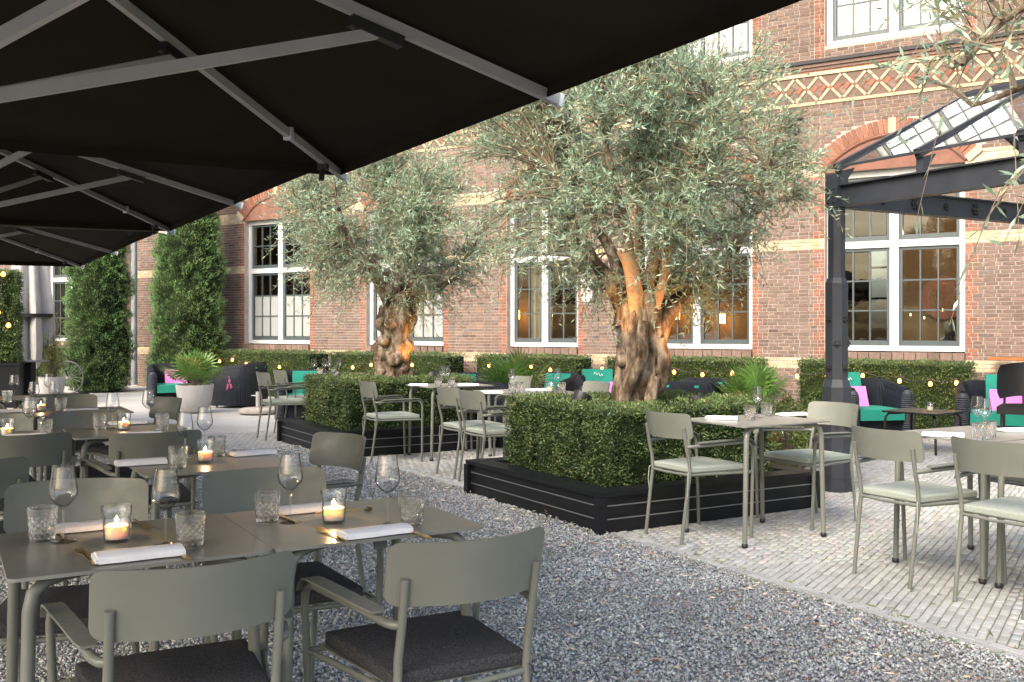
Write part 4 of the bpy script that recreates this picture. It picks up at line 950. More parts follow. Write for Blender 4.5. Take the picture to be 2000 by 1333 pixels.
# --- the smaller olive tree
T2 = (-1.36, 11.62)
t = thing('olive_tree', 'smaller olive tree with a twisted lumpy trunk in the farther planter', 'tree', (*T2, 0), 0)
gnarl('trunk', M['bark'], t, [(0, 0, .22), (0, 0, .70), (-.02, 0, .95), (-.01, 0, 1.15), (.03, 0, 1.28), (.04, 0, 1.42), (.06, 0, 1.58), (.10, 0, 1.75)], [.24, .19, .18, .20, .145, .21, .20, .13], (.13, 3), 7.7, amp=.2, fine=.06)
bl = MB()
for x, y, z, r in ((-.15, -.1, .84, .075), (-.16, -.08, 1.02, .085), (-.12, -.14, 1.2, .07), (-.15, -.06, 1.4, .09), (.13, -.1, 1.15, .09), (.15, -.1, 1.5, .10), (-.02, -.16, 1.52, .08), (.02, -.17, 1.0, .09), (.10, -.12, .86, .08)):
    bl.lathe([(r * math.sin(a), -r * math.cos(a)) for a in [i * math.pi / 8 for i in range(9)]], 14, (x, y, z)); k = 9 * 14
    bl.v[-k:] = [tuple(Vector(p) + Vector((noise.noise(Vector(p) * 16), noise.noise(Vector(p) * 16 + Vector((5, 0, 0))), noise.noise(Vector(p) * 16 + Vector((0, 7, 0))))) * .4 * r) for p in bl.v[-k:]]
bl.build('burls', M['bark'], t, 75)
lm = MB(); L2 = []
for pts, r0, r1 in (([(.10, 0, 1.50), (.22, -.03, 1.66), (.48, -.06, 1.80), (.74, -.1, 1.98), (.9, 0, 2.3)], .10, .02), ([(.0, 0, 1.5), (-.08, .0, 1.85), (-.35, .1, 2.2), (-.7, 0, 2.5), (-1.0, 0, 2.75)], .10, .02),
                    ([(.06, .05, 1.5), (.05, .2, 2.0), (.2, .5, 2.5), (.3, .6, 3.0)], .09, .02), ([(.08, -.04, 1.55), (.2, -.15, 1.95), (.32, -.35, 2.4), (.35, -.5, 2.9)], .08, .02), ([(-.02, -.05, 1.5), (-.25, -.3, 2.0), (-.5, -.5, 2.4), (-.6, -.6, 2.9)], .07, .02), ([(.03, 0, 1.6), (.0, 0, 2.4), (-.1, 0, 3.1)], .07, .015)):
    L2.append(limb_mesh(lm, pts, r0, r1, 6.4))
lm.build('limbs', M['bark'], t, 75)
olive_crown(t, L2, (-.12, 0, 2.50), (1.34, 1.1, .98), 8, 470, 3300, .060, 15)
# --- olive branches reaching in from a tree at the right
t = thing('olive_tree', 'olive branches with long leaves hanging in at the top right corner', 'tree', (2.75, 3.2, 0), 0)
gnarl('trunk', M['bark'], t, [(0, 0, 0), (0, 0, .6), (.02, 0, 1.3), (.0, 0, 1.8)], [.2, .15, .14, .12], (.1, 4), 4.4, 24, 20)
lm = MB(); L3 = [limb_mesh(lm, p, .05, .008, 2.2, 8) for p in ([(0, 0, 1.7), (-.25, .05, 2.25), (-.6, .1, 2.5), (-1.0, .15, 2.45), (-1.22, .2, 2.25)], [(0, 0, 1.7), (-.3, -.1, 2.2), (-.75, .0, 2.42), (-1.0, .0, 2.2), (-1.08, .02, 1.95)], [(0, 0, 1.7), (-.2, .3, 2.1), (-.6, .5, 2.3), (-1.0, .6, 2.2)], [(0, 0, 1.7), (.3, .2, 2.4), (.5, .2, 2.8)])]
lm.build('limbs', M['bark'], t, 75)
olive_crown(t, L3, (-.95, .15, 2.26), (.42, .45, .44), 14, 36, 105, .064, 13, .25, -.3)
# lamps in the planters
t, d = uplight('round black uplight with a white lens on the nearest hedge', .52, 7.42, .83, (.95, 7.70, 1.75)); spot(t, d, .05, 28, 32)
t, d = uplight('small uplight right of the big trunk, aimed at its right limb', 1.40, 7.52, .80, (1.30, 7.74, 1.60)); spot(t, d, .05, 24, 60)
t, d = uplight('round uplight with a white lens on the farther hedge', -1.98, 11.30, .80, (-1.4, 11.6, 1.4))
t, d = uplight('small uplight right of the twisted trunk', -.90, 11.26, .80, (-1.20, 11.52, 1.32)); spot(t, d, .05, 17, 70)

# ================================================================== PERGOLA
pg = thing('pergola', 'anthracite iron pergola with a pitched glass roof at the right', 'pergola', (2.70, 8.28, 0), R(30))   # local x = V, y = U
def octo(r0, z0, r1, z1, mb): mb.lathe([(0, z0), (r0, z0), (r1, z1), (0, z1)], 8)
p = MB(); octo(.096, .735, .096, 1.72, p); octo(.096, 1.72, .076, 1.765, p); octo(.073, 1.765, .073, 2.345, p); po = p.build('post', M['pergola'], pg); po.rotation_euler = (0, 0, R(22.5))
p = MB(); octo(.130, .0, .130, .10, p); octo(.122, .10, .122, .86, p); octo(.122, .86, .097, .925, p); b_ = p.build('post_base', M['pergola'], pg); b_.rotation_euler = (0, 0, R(22.5))
ros = MB(); ros.lathe([(0, .022), (.012, .02), (.014, .01), (.02, .008), (.024, 0)], 10)
for k in range(5): a = k * 2 * math.pi / 5; ros.lathe([(0, .014), (.008, .012), (.011, 0)], 8, (.02 * math.cos(a), .02 * math.sin(a), 0))
rosm = ros.mesh('rosette', M['iron'])
for az in (180, 225, 270, 315):
    for z, dx in ((1.02, .0), (1.22, .0), (1.42, .0)):
        if (az // 45) % 2 and z != 1.22 or not (az // 45) % 2 and z == 1.22: continue
        a = R(az); put('rosette', rosm, pg, (math.cos(a) * .089, math.sin(a) * .089, z), (0, R(90), a))
dia = MB(); 
for az in (225, 270, 315):
    a = R(az); c = Vector((math.cos(a), math.sin(a), 0)) * .115; sd_ = Vector((-math.sin(a), math.cos(a), 0))
    for (u0, z0, u1, z1) in ((-.05, .62, 0, .72), (0, .72, .05, .62), (.05, .62, 0, .52), (0, .52, -.05, .62)): dia.bar(c + sd_ * u0 + Vector((0, 0, z0)), c + sd_ * u1 + Vector((0, 0, z1)), .012, .012, (math.cos(a), math.sin(a), 0))
dia.build('base_ornament', M['iron'], pg)
def ibeam(a, b, name):
    mb = MB(); a = Vector(a); b = Vector(b); up = Vector((0, 0, 1)); h = .185
    mb.bar(a, b, .022, h - .024); mb.bar(a + up * (h / 2 - .006), b + up * (h / 2 - .006), .10, .012); mb.bar(a - up * (h / 2 - .006), b - up * (h / 2 - .006), .10, .012)
    return mb.build(name, M['pergola'], pg)
ibeam((0, .02, 2.442), (0, -6.2, 2.442), 'beam'); ibeam((.04, 0, 2.442), (6.0, 0, 2.442), 'beam')
MB().box(-.065, .065, -.065, .065, 2.3455, 2.62).build('post_head', M['pergola'], pg)
for z in (2.39, 2.44, 2.50): 
    for y in (-.03, .03): MB().lathe([(0, .012), (.009, .01), (.012, 0)], 8).build('bolt', M['pergola'], pg).matrix_local = Matrix.Translation((-.066, y, z)) @ Matrix.Rotation(-R(90), 4, 'Y')
big = MB(); big.lathe([(0, .03), (.018, .028), (.02, .012), (.03, .01), (.034, 0)], 12)
for k in range(6): a = k * math.pi / 3; big.lathe([(0, .02), (.011, .018), (.016, 0)], 8, (.03 * math.cos(a), .03 * math.sin(a), 0))
bigm = big.mesh('rosette', M['iron'])
for k in range(9): 
    o = put('rosette', bigm, pg, (.55 + k * .42, -.012, 2.44), (R(90), 0, 0)); o.scale = (1.25, 1.25, 1) if k % 2 else (.8, .8, 1)
EZ, RZ, HALF, SP = 2.67, 3.44, 1.62, .83
for y in (-.05, -.83, -1.66, -2.49, -3.32, -4.15): 
    MB().box(-.03, .03, y - .03, y + .03, 2.536, EZ - .02).build('stub_post', M['pergola'], pg)
    MB().add([(.032, y - .006, 2.54), (.032, y + .006, 2.54), (.032, y - .006, 2.66), (.032, y + .006, 2.66), (.16, y - .006, 2.69), (.16, y + .006, 2.69)], [(0, 1, 3, 2), (0, 2, 4), (1, 5, 3), (2, 3, 5, 4), (0, 4, 5, 1)]).build('bracket', M['pergola'], pg)
    MB().bar((-.06, y, EZ), (HALF, y, RZ), .045, .07).build('rafter', M['pergola'], pg)
    MB().bar((HALF, y, RZ), (2 * HALF + .06, y, EZ), .045, .07).build('rafter', M['pergola'], pg)
MB().bar((HALF, .0, RZ + .02), (HALF, -4.3, RZ + .02), .06, .06).build('ridge', M['pergola'], pg)
MB().bar((-.07, .0, EZ + .005), (-.07, -4.3, EZ + .005), .018, .018).build('eave_rail', M['pergola'], pg)
for q in range(5):
    y1, y0 = -.05 - q * SP - .024, -.05 - (q + 1) * SP + .074
    for sgn in (0, 1):
        for k in range(4):
            xa, xb = k / 4 * HALF, (k + 1) / 4 * HALF; za, zb = EZ + (RZ - EZ) * k / 4 + .03, EZ + (RZ - EZ) * (k + 1) / 4 + .03
            if sgn: xa, xb = 2 * HALF - xa, 2 * HALF - xb
            MB().add([(xa, y0, za), (xb, y0, zb - .004), (xb, y1, zb - .004), (xa, y1, za), (xa, y0, za + .006), (xb, y0, zb + .002), (xb, y1, zb + .002), (xa, y1, za + .006)], [(0, 3, 2, 1), (4, 5, 6, 7), (0, 1, 5, 4), (2, 3, 7, 6), (1, 2, 6, 5), (3, 0, 4, 7)]).build('glass_pane', M['roof_glass'], pg)
            gp_ = pg.children[-1] if False else bpy.data.objects[COL.objects[-1].name]; gp_.data.materials.append(M['stemglass'])
            for q_ in range(1, 6): gp_.data.polygons[q_].material_index = 1
            if k and sgn: MB().bar((xa, y0, za + .01), (xa, y1, za + .01), .022, .03).build('glazing_bar', M['pergola'], pg)

# ================================================================== PARASOLS
def parasol(label, cx_, cy_, half, ze, za, zh, pole=True):
    t = thing('parasol', label, 'parasol', (cx_, cy_, 0), R(30), 'open black parasols over the gravel')
    rim = [(half, 0), (half, half), (0, half), (-half, half), (-half, 0), (-half, -half), (0, -half), (half, -half)]
    n = 10; mb = MB()
    for k in range(8):
        p, q = rim[k], rim[(k + 1) % 8]; idx = {}
        for i in range(n + 1):
            for j in range(i + 1):
                f = i / n; g = j / i if i else 0
                x = (p[0] * (1 - g) + q[0] * g) * f; y = (p[1] * (1 - g) + q[1] * g) * f
                sag = .012 * math.sin(math.pi * g) * f
                pull = 1 - .014 * math.sin(math.pi * g) * f * f
                idx[i, j] = len(mb.v); mb.v.append((x * pull, y * pull, za + (ze - za) * f - sag + .045))
        for i in range(n):
            for j in range(i + 1):
                mb.f.append((idx[i, j], idx[i + 1, j], idx[i + 1, j + 1]))
                if j < i: mb.f.append((idx[i, j], idx[i + 1, j + 1], idx[i, j + 1]))
        for j in range(n):                                       # short hem hanging from the rim
            a, b = mb.v[idx[n, j]], mb.v[idx[n, j + 1]]; o_ = len(mb.v)
            mb.v += [a, b, (b[0] * .997, b[1] * .997, b[2] - .05), (a[0] * .997, a[1] * .997, a[2] - .05)]; mb.f.append((o_, o_ + 1, o_ + 2, o_ + 3))
    mb.build('canopy', M['canopy'], t, 25)
    for k, (x, y) in enumerate(rim):
        L = math.hypot(x, y); d = Vector((x / L, y / L, 0)); e = Vector((x, y, ze)) + d * .05 - Vector((0, 0, .006)); a = Vector((0, 0, za)) + d * .10
        up = Vector((0, 0, 1))
        r = MB(); r.bar(a, e, .027, .037); ro = r.build('rib', M['alu'], t)
        MB().bar(e - (e - a).normalized() * .002, e + (e - a).normalized() * .012, .03, .045).build('rib_end', M['alu_end'], ro)
        j = a.lerp(e, (1.40 * half / 2.03 - .10) / (L - .05)); jj = j - up * .045
        MB().bar(j - (e - a).normalized() * .09 - up * .04, j + (e - a).normalized() * .09 - up * .04, .04, .035).build('bracket', M['black_plastic'], ro)
        if k % 2: 
            w_ = a.lerp(e, .78); MB().bar(w_ - d * .012, w_ + d * .012, .042, .058).build('sleeve', M['alu_end'], ro)
            w_ = a.lerp(e, .91); MB().bar(w_ - d * .015 - up * .03, w_ + d * .015 - up * .03, .05, .03).bar(w_ - d * .01 - up * .045, w_ - d * .02 - up * .10, .03, .02, (1, 0, 0)).build('strap', M['black_plastic'], ro)
        h_ = d * .09 + up * zh
        MB().bar(h_, jj, .022, .035).build('strut', M['alu'], t)
    MB().lathe([(0, zh - .10), (.10, zh - .10), (.11, zh), (.10, zh + .10), (0, zh + .10)], 16).build('hub', M['black_plastic'], t, 40)
    MB().lathe([(0, za - .06), (.13, za - .06), (.12, za + .06), (0, za + .08)], 16).build('crown', M['black_plastic'], t, 40)
    MB().tube([(0, 0, .05), (0, 0, za)], .045, 16).build('mast', M['alu'], t, 40)
    MB().box(-.4, .4, -.4, .4, 0, .06).build('base_plate', M['concrete'], t)
parasol('nearest large black parasol filling the top left of the view', -1.64, 2.43, 2.03, 2.15, 2.66, 1.88)
parasol('second black parasol, between the nearest and the farthest', -4.01, 6.11, 2.29, 2.25, 2.83, 1.95)
parasol('farthest open black parasol, low at the left edge', -7.43, 10.40, 3.05, 2.25, 3.02, 1.95)
# closed parasol
t = thing('parasol', 'closed grey parasol with folded cloth at far left', 'parasol', (-9.15, 18.9, 0), R(10))
mb = MB(); rows = 26; cols = 48; vs = []
for i in range(rows):
    z = .82 + (3.2 - .82) * i / (rows - 1); r = np.interp(z, [.82, 1.1, 1.8, 2.5, 3.2], [.30, .33, .30, .24, .10])
    for j in range(cols):
        a = 2 * math.pi * j / cols; k = 1 + .32 * math.sin(6 * a + .5 * z) + .12 * math.sin(11 * a + z); zz = z + (.34 * (1 - (z - .82) / 2.38) * math.sin(a * 2 + 1.0) if z < 1.6 else 0) * .8
        vs.append((r * k * math.cos(a), r * k * math.sin(a), zz))
mb.add(vs, [(i * cols + j, i * cols + (j + 1) % cols, (i + 1) * cols + (j + 1) % cols, (i + 1) * cols + j) for i in range(rows - 1) for j in range(cols)]).build('cloth', M['cloth_grey'], t, 70)
MB().tube([(0, 0, 0), (0, 0, 3.3)], .04, 12).build('mast', M['alu'], t, 40); MB().lathe([(0, 1.55), (.40, 1.55), (.41, 1.62), (.38, 1.62), (0, 1.60)], 24).build('strap', M['black_cloth'], t, 40)
for a in range(4): MB().bar((.05 * math.cos(a * 1.57), .05 * math.sin(a * 1.57), 1.2), (.24 * math.cos(a * 1.57), .24 * math.sin(a * 1.57), .72), .03, .04).build('rib', M['alu'], t)

# ================================================================== TABLES AND CHAIRS
def make_chair(fab):
    t = thing('chair', 'x', 'chair'); me_ = M['olive']
    pn = MB(); z0, z1, th = .652, .815, .004; vs = []; cr = .03; aa = [-1, -.996, -.985, -.965, -.94, -.905, -.867, -.7, -.5, -.25, 0, .25, .5, .7, .867, .905, .94, .965, .985, .996, 1]; n = len(aa) - 1
    cols = []
    for i in range(n + 1):
        a = aa[i]
        cut = max(0, abs(a) * .225 - (.225 - cr)); dz_ = cr - math.sqrt(max(cr * cr - cut * cut, 0)); cols.append((a, dz_))
    for sgn in (0, 1):
        for i, (a, dz_) in enumerate(cols):
            for z in (z0 + dz_, z1 - dz_):
                y = -.306 + .084 * a * a - (z - z0) * .20 + (th if sgn else -th); vs.append((.225 * a, y, z))
    m_ = 2 * (n + 1)
    for i in range(n):
        b = 2 * i; pn.f += [(b, b + 2, b + 3, b + 1), (m_ + b, m_ + b + 1, m_ + b + 3, m_ + b + 2), (b + 1, b + 3, m_ + b + 3, m_ + b + 1), (b, m_ + b, m_ + b + 2, b + 2)]
    e = 2 * n; pn.f += [(0, 1, m_ + 1, m_), (e, m_ + e, m_ + e + 1, e + 1)]; pn.v = vs
    pn.build('backrest', me_, t, 30)
    for s in (-1, 1):
        MB().tube([(s * .18, -.285, 0), (s * .184, -.25, .25), (s * .186, -.222, .43), (s * .187, -.230, .52), (s * .187, -.251, .60), (s * .187, -.273, .725)], [.0115] * 6, 10).build('leg', me_, t, 50)
        fl_ = MB().tube([(s * .188, -.246, .605), (s * .204, -.240, .606), (s * .214, -.215, .607), (s * .220, -.18, .609), (s * .246, .0, .617), (s * .270, .165, .622), (s * .275, .200, .612), (s * .277, .219, .585), (s * .276, .224, .55), (s * .266, .226, .30), (s * .255, .228, 0)], .0115, 10)
        fl_.build('leg', me_, t, 50)
        ar = MB(); pr = [(-.185, .627), (-.16, .631), (.0, .637), (.155, .642), (.19, .638), (.215, .622), (.228, .600)]; vv = []
        for (y, z) in pr:
            w_ = .024 if y > -.18 else .017
            ax = s * (.221 + (min(y, .19) + .185) / .375 * .055); vv += [(ax - w_, y, z - .003), (ax + w_, y, z - .003), (ax + w_, y, z + .003), (ax - w_, y, z + .003)]
        k = len(pr); ff = [(4 * i + j, 4 * i + (j + 1) % 4, 4 * i + 4 + (j + 1) % 4, 4 * i + 4 + j) for i in range(k - 1) for j in range(4)] + [(3, 2, 1, 0), (4 * k - 4, 4 * k - 3, 4 * k - 2, 4 * k - 1)]
        ar.add(vv, ff).build('armrest', me_, t, 40)
    sf = MB(); sf.tube([(-.186, -.222, .425), (-.225, 0, .425), (-.268, .222, .425)], .009, 8); sf.tube([(.186, -.222, .425), (.225, 0, .425), (.268, .222, .425)], .009, 8)
    sf.tube([(-.186, -.222, .425), (0, -.245, .425), (.186, -.222, .425)], .009, 8); sf.tube([(-.268, .222, .425), (0, .226, .425), (.268, .222, .425)], .009, 8)
    sf.plate([(-.18, -.21), (.18, -.21), (.235, .21), (-.235, .21)], .432, .437); sf.build('seat_frame', me_, t, 50)
    soft_box('cushion', fab, .41, .435, .034, .0165, t, (0, .0, .438), None, 5, .016, .14)
    if fab is M['light_fabric']:
        for s in (-1, 1): MB().tube([(s * .17, -.21, .455), (s * .195, -.245, .44), (s * .20, -.25, .36), (s * .192, -.245, .27)], .0035, 5).build('tie_cord', fab, t)
    else:
        for s in (-1, 1): MB().tube([(s * .17, -.21, .455), (s * .195, -.245, .44), (s * .185, -.25, .40)], .003, 5).build('tie_cord', fab, t)
    return t
protos = {'dark': make_chair(M['dark_fabric']), 'light': make_chair(M['light_fabric'])}
used = {}
def chair(kind, x, y, rz, label):
    c = protos[kind] if not used.get(kind) else copy_tree(protos[kind]); 
    if not used.get(kind): KIDS[c] = list(c.children)
    used[kind] = 1
    c.location = (x, y, .012 if kind == 'dark' else .0); c.rotation_euler = (0, 0, R(rz))
    tag(c, label, 'chair', 'olive metal armchairs with charcoal cushions' if kind == 'dark' else 'olive metal armchairs with sage cushions')
    return c
for a in (('dark', -.835, 2.485, 28, 'front chair seen from behind, cut off by the bottom left edge'), ('dark', -.235, 2.76, 30, 'front chair seen from behind with its charcoal cushion in full view'),
          ('dark', -1.40, 3.14, 197, 'chair facing the camera across the front table, at its left half'), ('dark', -.79, 3.42, 207, 'chair facing the camera across the front table, at its right half'),
          ('dark', -1.03, 4.68, 133, 'dark turned chair at the right end of the second table, near the paving edge'), ('dark', -1.93, 5.27, 30, 'chair seen from behind between the second and third tables'),
          ('dark', -2.55, 5.15, 30, 'chair seen from behind at the left edge, above the front table'), ('dark', -2.31, 4.19, 32, 'dark chair cut by the left edge, just behind the front table'),
          ('dark', -2.55, 6.06, 210, 'chair facing the camera behind the third table'), ('dark', -3.0, 5.74, 208, 'dark chair facing the camera behind the candle at the left edge'),
          ('dark', -2.76, 7.25, 135, 'turned chair at the right end of the fourth table'), ('dark', -3.34, 7.52, 210, 'chair facing the camera behind the fourth table'), ('dark', -3.76, 8.22, 30, 'chair seen from behind at the fifth table, far left'),
          ('light', 1.215, 6.515, -60, 'chair left of the small table, before the big planter'), ('light', 2.07, 6.97, 120, 'chair right of the small table, before the iron post'),
          ('light', 2.215, 5.45, -60, 'whole chair standing free on the paving at the right'), ('light', 2.525, 4.905, -60, 'chair cut off by the right edge, nearest on the paving'), ('light', 3.20, 5.98, 120, 'chair beyond the right table, only its cushion showing at the right edge'),
          ('light', -1.227, 10.19, -64, 'single chair before the farther planter, left of the bistro table'), ('light', -.12, 10.84, 120, 'chair right of the bistro table, before the fan palm'),
          ('light', -.36, 9.2, -60, 'farther of two chairs left of the middle tables'), ('light', -.13, 8.74, -60, 'nearer of two chairs left of the middle tables, beside the big hedge'),
          ('light', .62, 9.76, 120, 'farther of two chairs right of the middle tables'), ('light', .86, 9.28, 120, 'nearer of two chairs right of the middle tables, behind the hedge top'),
          ('light', -2.79, 12.2, -60, 'left one of two chairs beyond the farther planter'), ('light', -2.72, 12.78, -60, 'right one of two chairs beyond the farther planter')):
    chair(*a)

def make_table(wx, wy, casters):
    t = thing('table', 'x', 'table')
    MB().plate(rounded(wx, wy, .022), .741, .75).build('tabletop', M['top'], t, 30)
    for sx in (-1, 1):
        for sy in (-1, 1):
            fx, fy = sx * (wx / 2 - .035), sy * (wy / 2 - .035)
            MB().tube([(fx * .25, fy * .55, .727), (fx * .70, fy * .86, .727), (fx * .84, fy * .93, .722), (fx * .92, fy * .97, .70), (fx * .95, fy * .985, .66), (fx, fy, .012)], [.013, .013, .0155, .0165, .0165, .0150], 12).build('leg', M['olive'], t, 50)
            if casters:
                MB().lathe([(0, 0), (.016, 0), (.020, .006), (.020, .022), (.015, .028), (.0, .03)], 12, (fx, fy, .0)).build('foot', M['black_plastic'], t, 40)
    MB().bar((-wx * .15, 0, .73), (wx * .15, 0, .73), .03, .018).bar((0, -wy * .3, .729), (0, wy * .3, .729), .03, .016).build('under_frame', M['olive'], t)
    return t
tp = {0: make_table(.64, .60, False), 1: make_table(.75, .62, True)}; tu = {}
TBL = {}
def table(key, kind, x, y, label, rz=30, grp=None):
    c = tp[kind] if not tu.get(kind) else copy_tree(tp[kind])
    if not tu.get(kind): KIDS[c] = list(c.children)
    tu[kind] = 1; c.location = (x, y, .006 if kind == 0 else 0); c.rotation_euler = (0, 0, R(rz)); tag(c, label, 'table', 'olive metal bistro tables'); TBL[key] = (x, y)
for a in (('T1a', 0, -1.062, 2.765, 'left half of the front pair of tables, with a lit candle'), ('T1b', 0, -.507, 3.086, 'right half of the front pair of tables, with a lit candle'), ('T2', 0, -1.345, 4.41, 'second table from the front, with its left edge free'),
          ('T3', 0, -2.22, 5.76, 'third table, beside the turned dark chair, holding a candle'), ('T3a', 0, -2.80, 5.42, 'table at the left edge with a candle, joined to the third table'), ('T4', 0, -3.10, 7.14, 'fourth table, seen behind the third one'), ('T4a', 0, -3.66, 6.81, 'fourth-row table cut off by the left edge'),
          ('T5', 0, -3.98, 8.62, 'fifth table, farthest on the gravel'), ('T5a', 0, -4.54, 8.29, 'fifth-row table cut off by the left edge'),
          ('R1', 1, 1.584, 6.51, 'small table for two before the big planter'), ('R2', 1, 2.64, 5.66, 'table at the right edge beyond the free-standing chair'), ('R2b', 1, 2.96, 5.10, 'table at the right edge behind the cut-off chair'),
          ('M1', 1, -.66, 10.5, 'high-standing bistro table between the two planters'), ('M2', 1, .10, 9.50, 'farther one of the middle pair of tables, behind the big hedge'), ('M2b', 1, .36, 9.02, 'nearer one of the middle pair of tables, behind the big hedge'), ('B1', 1, -2.22, 12.95, 'table laid with glasses beyond the farther planter')):
    table(*a)
TZ0, TZ1 = .756, .75

# ================================================================== TABLEWARE
wg = MB(); wg.lathe([(.0, .0), (.034, .0), (.035, .0015), (.012, .005), (.005, .010), (.0036, .03), (.0034, .085), (.006, .094), (.020, .106), (.034, .122), (.0385, .137), (.0365, .155), (.031, .190), (.0285, .210), (.0278, .2102), (.0302, .19), (.0356, .155), (.0376, .137), (.0332, .1225), (.0195, .107), (.004, .0965), (0, .096)], 28)
WG = wg.mesh('bowl', M['wine_glass'], 40)
wbowl = MB().lathe([(.0036, .088), (.006, .094), (.020, .106), (.034, .122), (.0385, .137), (.0365, .155), (.031, .190), (.0285, .210), (.0278, .2102), (.0302, .19), (.0356, .155), (.0376, .137), (.0332, .1225), (.0195, .107), (.004, .0965), (0, .096)], 28).mesh('bowl', M['wine_glass'], 40)
wstem = MB().lathe([(.0, .0), (.034, .0), (.035, .0015), (.012, .005), (.005, .010), (.0036, .03), (.0034, .088)], 24).mesh('stem', M['stemglass'], 50)
tum_m = MB(); nc = 26
rows = [(.0, 0, 0), (.029, 0, 0), (.0325, .003, 0)] + [(.0330 + .0052 * k / 7, .007 + k * .0092, .0013 * (1 if k not in (0, 7) else 0)) for k in range(8)] + [(.0392, .078, 0), (.0397, .093, 0), (.0388, .0945, 0), (.0376, .093, 0), (.0352, .06, 0), (.0325, .022, 0), (.030, .014, 0), (0, .013, 0)]
for i, (r, z, amp) in enumerate(rows):
    for j in range(nc): a = 2 * math.pi * j / nc; rr = r + (amp if (i + j) % 2 else -amp * .8); tum_m.v.append((rr * math.cos(a), rr * math.sin(a), z))
for i in range(len(rows) - 1):
    for j in range(nc):
        p, q, u_, w_ = i * nc + j, i * nc + (j + 1) % nc, (i + 1) * nc + (j + 1) % nc, (i + 1) * nc + j
        if 2 <= i < 11: tum_m.f += [(p, q, u_), (p, u_, w_)] if (i + j) % 2 else [(p, q, w_), (q, u_, w_)]
        else: tum_m.f.append((p, q, u_, w_))
TUM = tum_m.mesh('tumbler', M['tumbler'])
CG = MB().lathe([(0, 0), (.030, 0), (.033, .004), (.036, .03), (.0365, .07), (.040, .073), (.0405, .10), (.0388, .10), (.0385, .075), (.0348, .068), (.0345, .03), (.031, .010), (0, .009)], 32)
CG.v = [(x * (1 + .018 * math.cos(16 * math.atan2(y, x)) * (z < .068)), y * (1 + .018 * math.cos(16 * math.atan2(y, x)) * (z < .068)), z) for x, y, z in CG.v]
CGm = CG.mesh('candle_glass', M['stemglass'], 50)
WAX = MB().lathe([(0, .010), (.0305, .010), (.0325, .045), (.029, .047), (0, .043)], 24).mesh('wax', M['wax'], 40)
WICK = MB().tube([(0, 0, .042), (.001, 0, .052)], .0012, 6).mesh('wick', M['black_plastic'])
FL = MB().lathe([(0, .048), (.0032, .053), (.004, .058), (.0022, .065), (0, .073)], 12).mesh('flame', M['flame'], 60)
def folded_napkin():
    mb = MB(); W_, Dp = .20, .085
    sec = [(-.0425, .003), (-.040, .016), (-.030, .021), (.0, .0225), (.030, .020), (.0425, .013), (.044, .003)]; n = 12; vs = []
    for i in range(n + 1):
        x = -W_ / 2 + W_ * i / n
        for y, z in sec: vs.append((x + .004 * noise.noise(Vector((y * 40, z * 30, 1))), y + .003 * noise.noise(Vector((x * 12, z * 20, 0))), z * (1 + .10 * noise.noise(Vector((x * 14, y * 20, 5))))))
    k = len(sec); mb.add(vs, [(i * k + j, (i + 1) * k + j, (i + 1) * k + j + 1, i * k + j + 1) for i in range(n) for j in range(k - 1)])
    mb.f += [tuple(range(k)), tuple(n * k + j for j in range(k))[::-1], tuple([i * k for i in range(n + 1)] + [i * k + k - 1 for i in range(n, -1, -1)])]
    for z in (.0075, .013):                                      # visible cloth layers along the folded end
        mb.box(-W_ / 2 - .006, -W_ / 2 + .02, -.041, .040, z - .0022, z + .0022)
    return mb.mesh('napkin', M['linen'], 45)
NAP = folded_napkin()
fk = MB(); fk.add([(-.004, -.10, .002), (.004, -.10, .002), (.003, .02, .004), (-.003, .02, .004), (-.004, -.10, .005), (.004, -.10, .005), (.003, .02, .0065), (-.003, .02, .0065)], [(0, 3, 2, 1), (4, 5, 6, 7), (0, 1, 5, 4), (1, 2, 6, 5), (2, 3, 7, 6), (3, 0, 4, 7)])
fk.add([(-.003, .02, .004), (.003, .02, .004), (.012, .05, .004), (-.012, .05, .004), (-.003, .02, .0065), (.003, .02, .0065), (.012, .05, .0062), (-.012, .05, .0062)], [(0, 3, 2, 1), (4, 5, 6, 7), (0, 1, 5, 4), (1, 2, 6, 5), (2, 3, 7, 6), (3, 0, 4, 7)])
for k in range(4): xx = -.0095 + k * .0063; fk.add([(xx - .0019, .05, .004), (xx + .0019, .05, .004), (xx + .001, .095, .010), (xx - .001, .095, .010), (xx - .0019, .05, .0062), (xx + .0019, .05, .0062), (xx + .001, .095, .0115), (xx - .001, .095, .0115)], [(0, 3, 2, 1), (4, 5, 6, 7), (0, 1, 5, 4), (1, 2, 6, 5), (2, 3, 7, 6), (3, 0, 4, 7)])
FORK = fk.mesh('fork', M['brass'])
KNIFE = MB().plate([(-.005, -.10), (.005, -.10), (.0045, .0), (.009, .02), (.009, .08), (.003, .108), (-.006, .108), (-.0065, .02), (-.0045, 0)], .002, .006).mesh('knife', M['brass'])
spn = MB().bar((0, -.10, .004), (0, .05, .004), .006, .003); spn.lathe([(0, .001), (.010, .002), (.017, .007), (.016, .0075), (.009, .004), (0, .003)], 16, (0, .072, 0)); SPOON = spn.mesh('spoon', M['brass'])
def wine(x, y, z, lab, tilt=0):
    t = thing('wine_glass', lab, 'wine glass', (x, y, z), random.uniform(0, 6), 'empty stemmed wine glasses'); put('bowl', wbowl, t); put('stem', wstem, t)
def tumbler(x, y, z, lab): o = put('tumbler', TUM, None, (x, y, z), (0, 0, random.uniform(0, 6))); tag(o, lab, 'tumbler', 'cut glass tumblers')
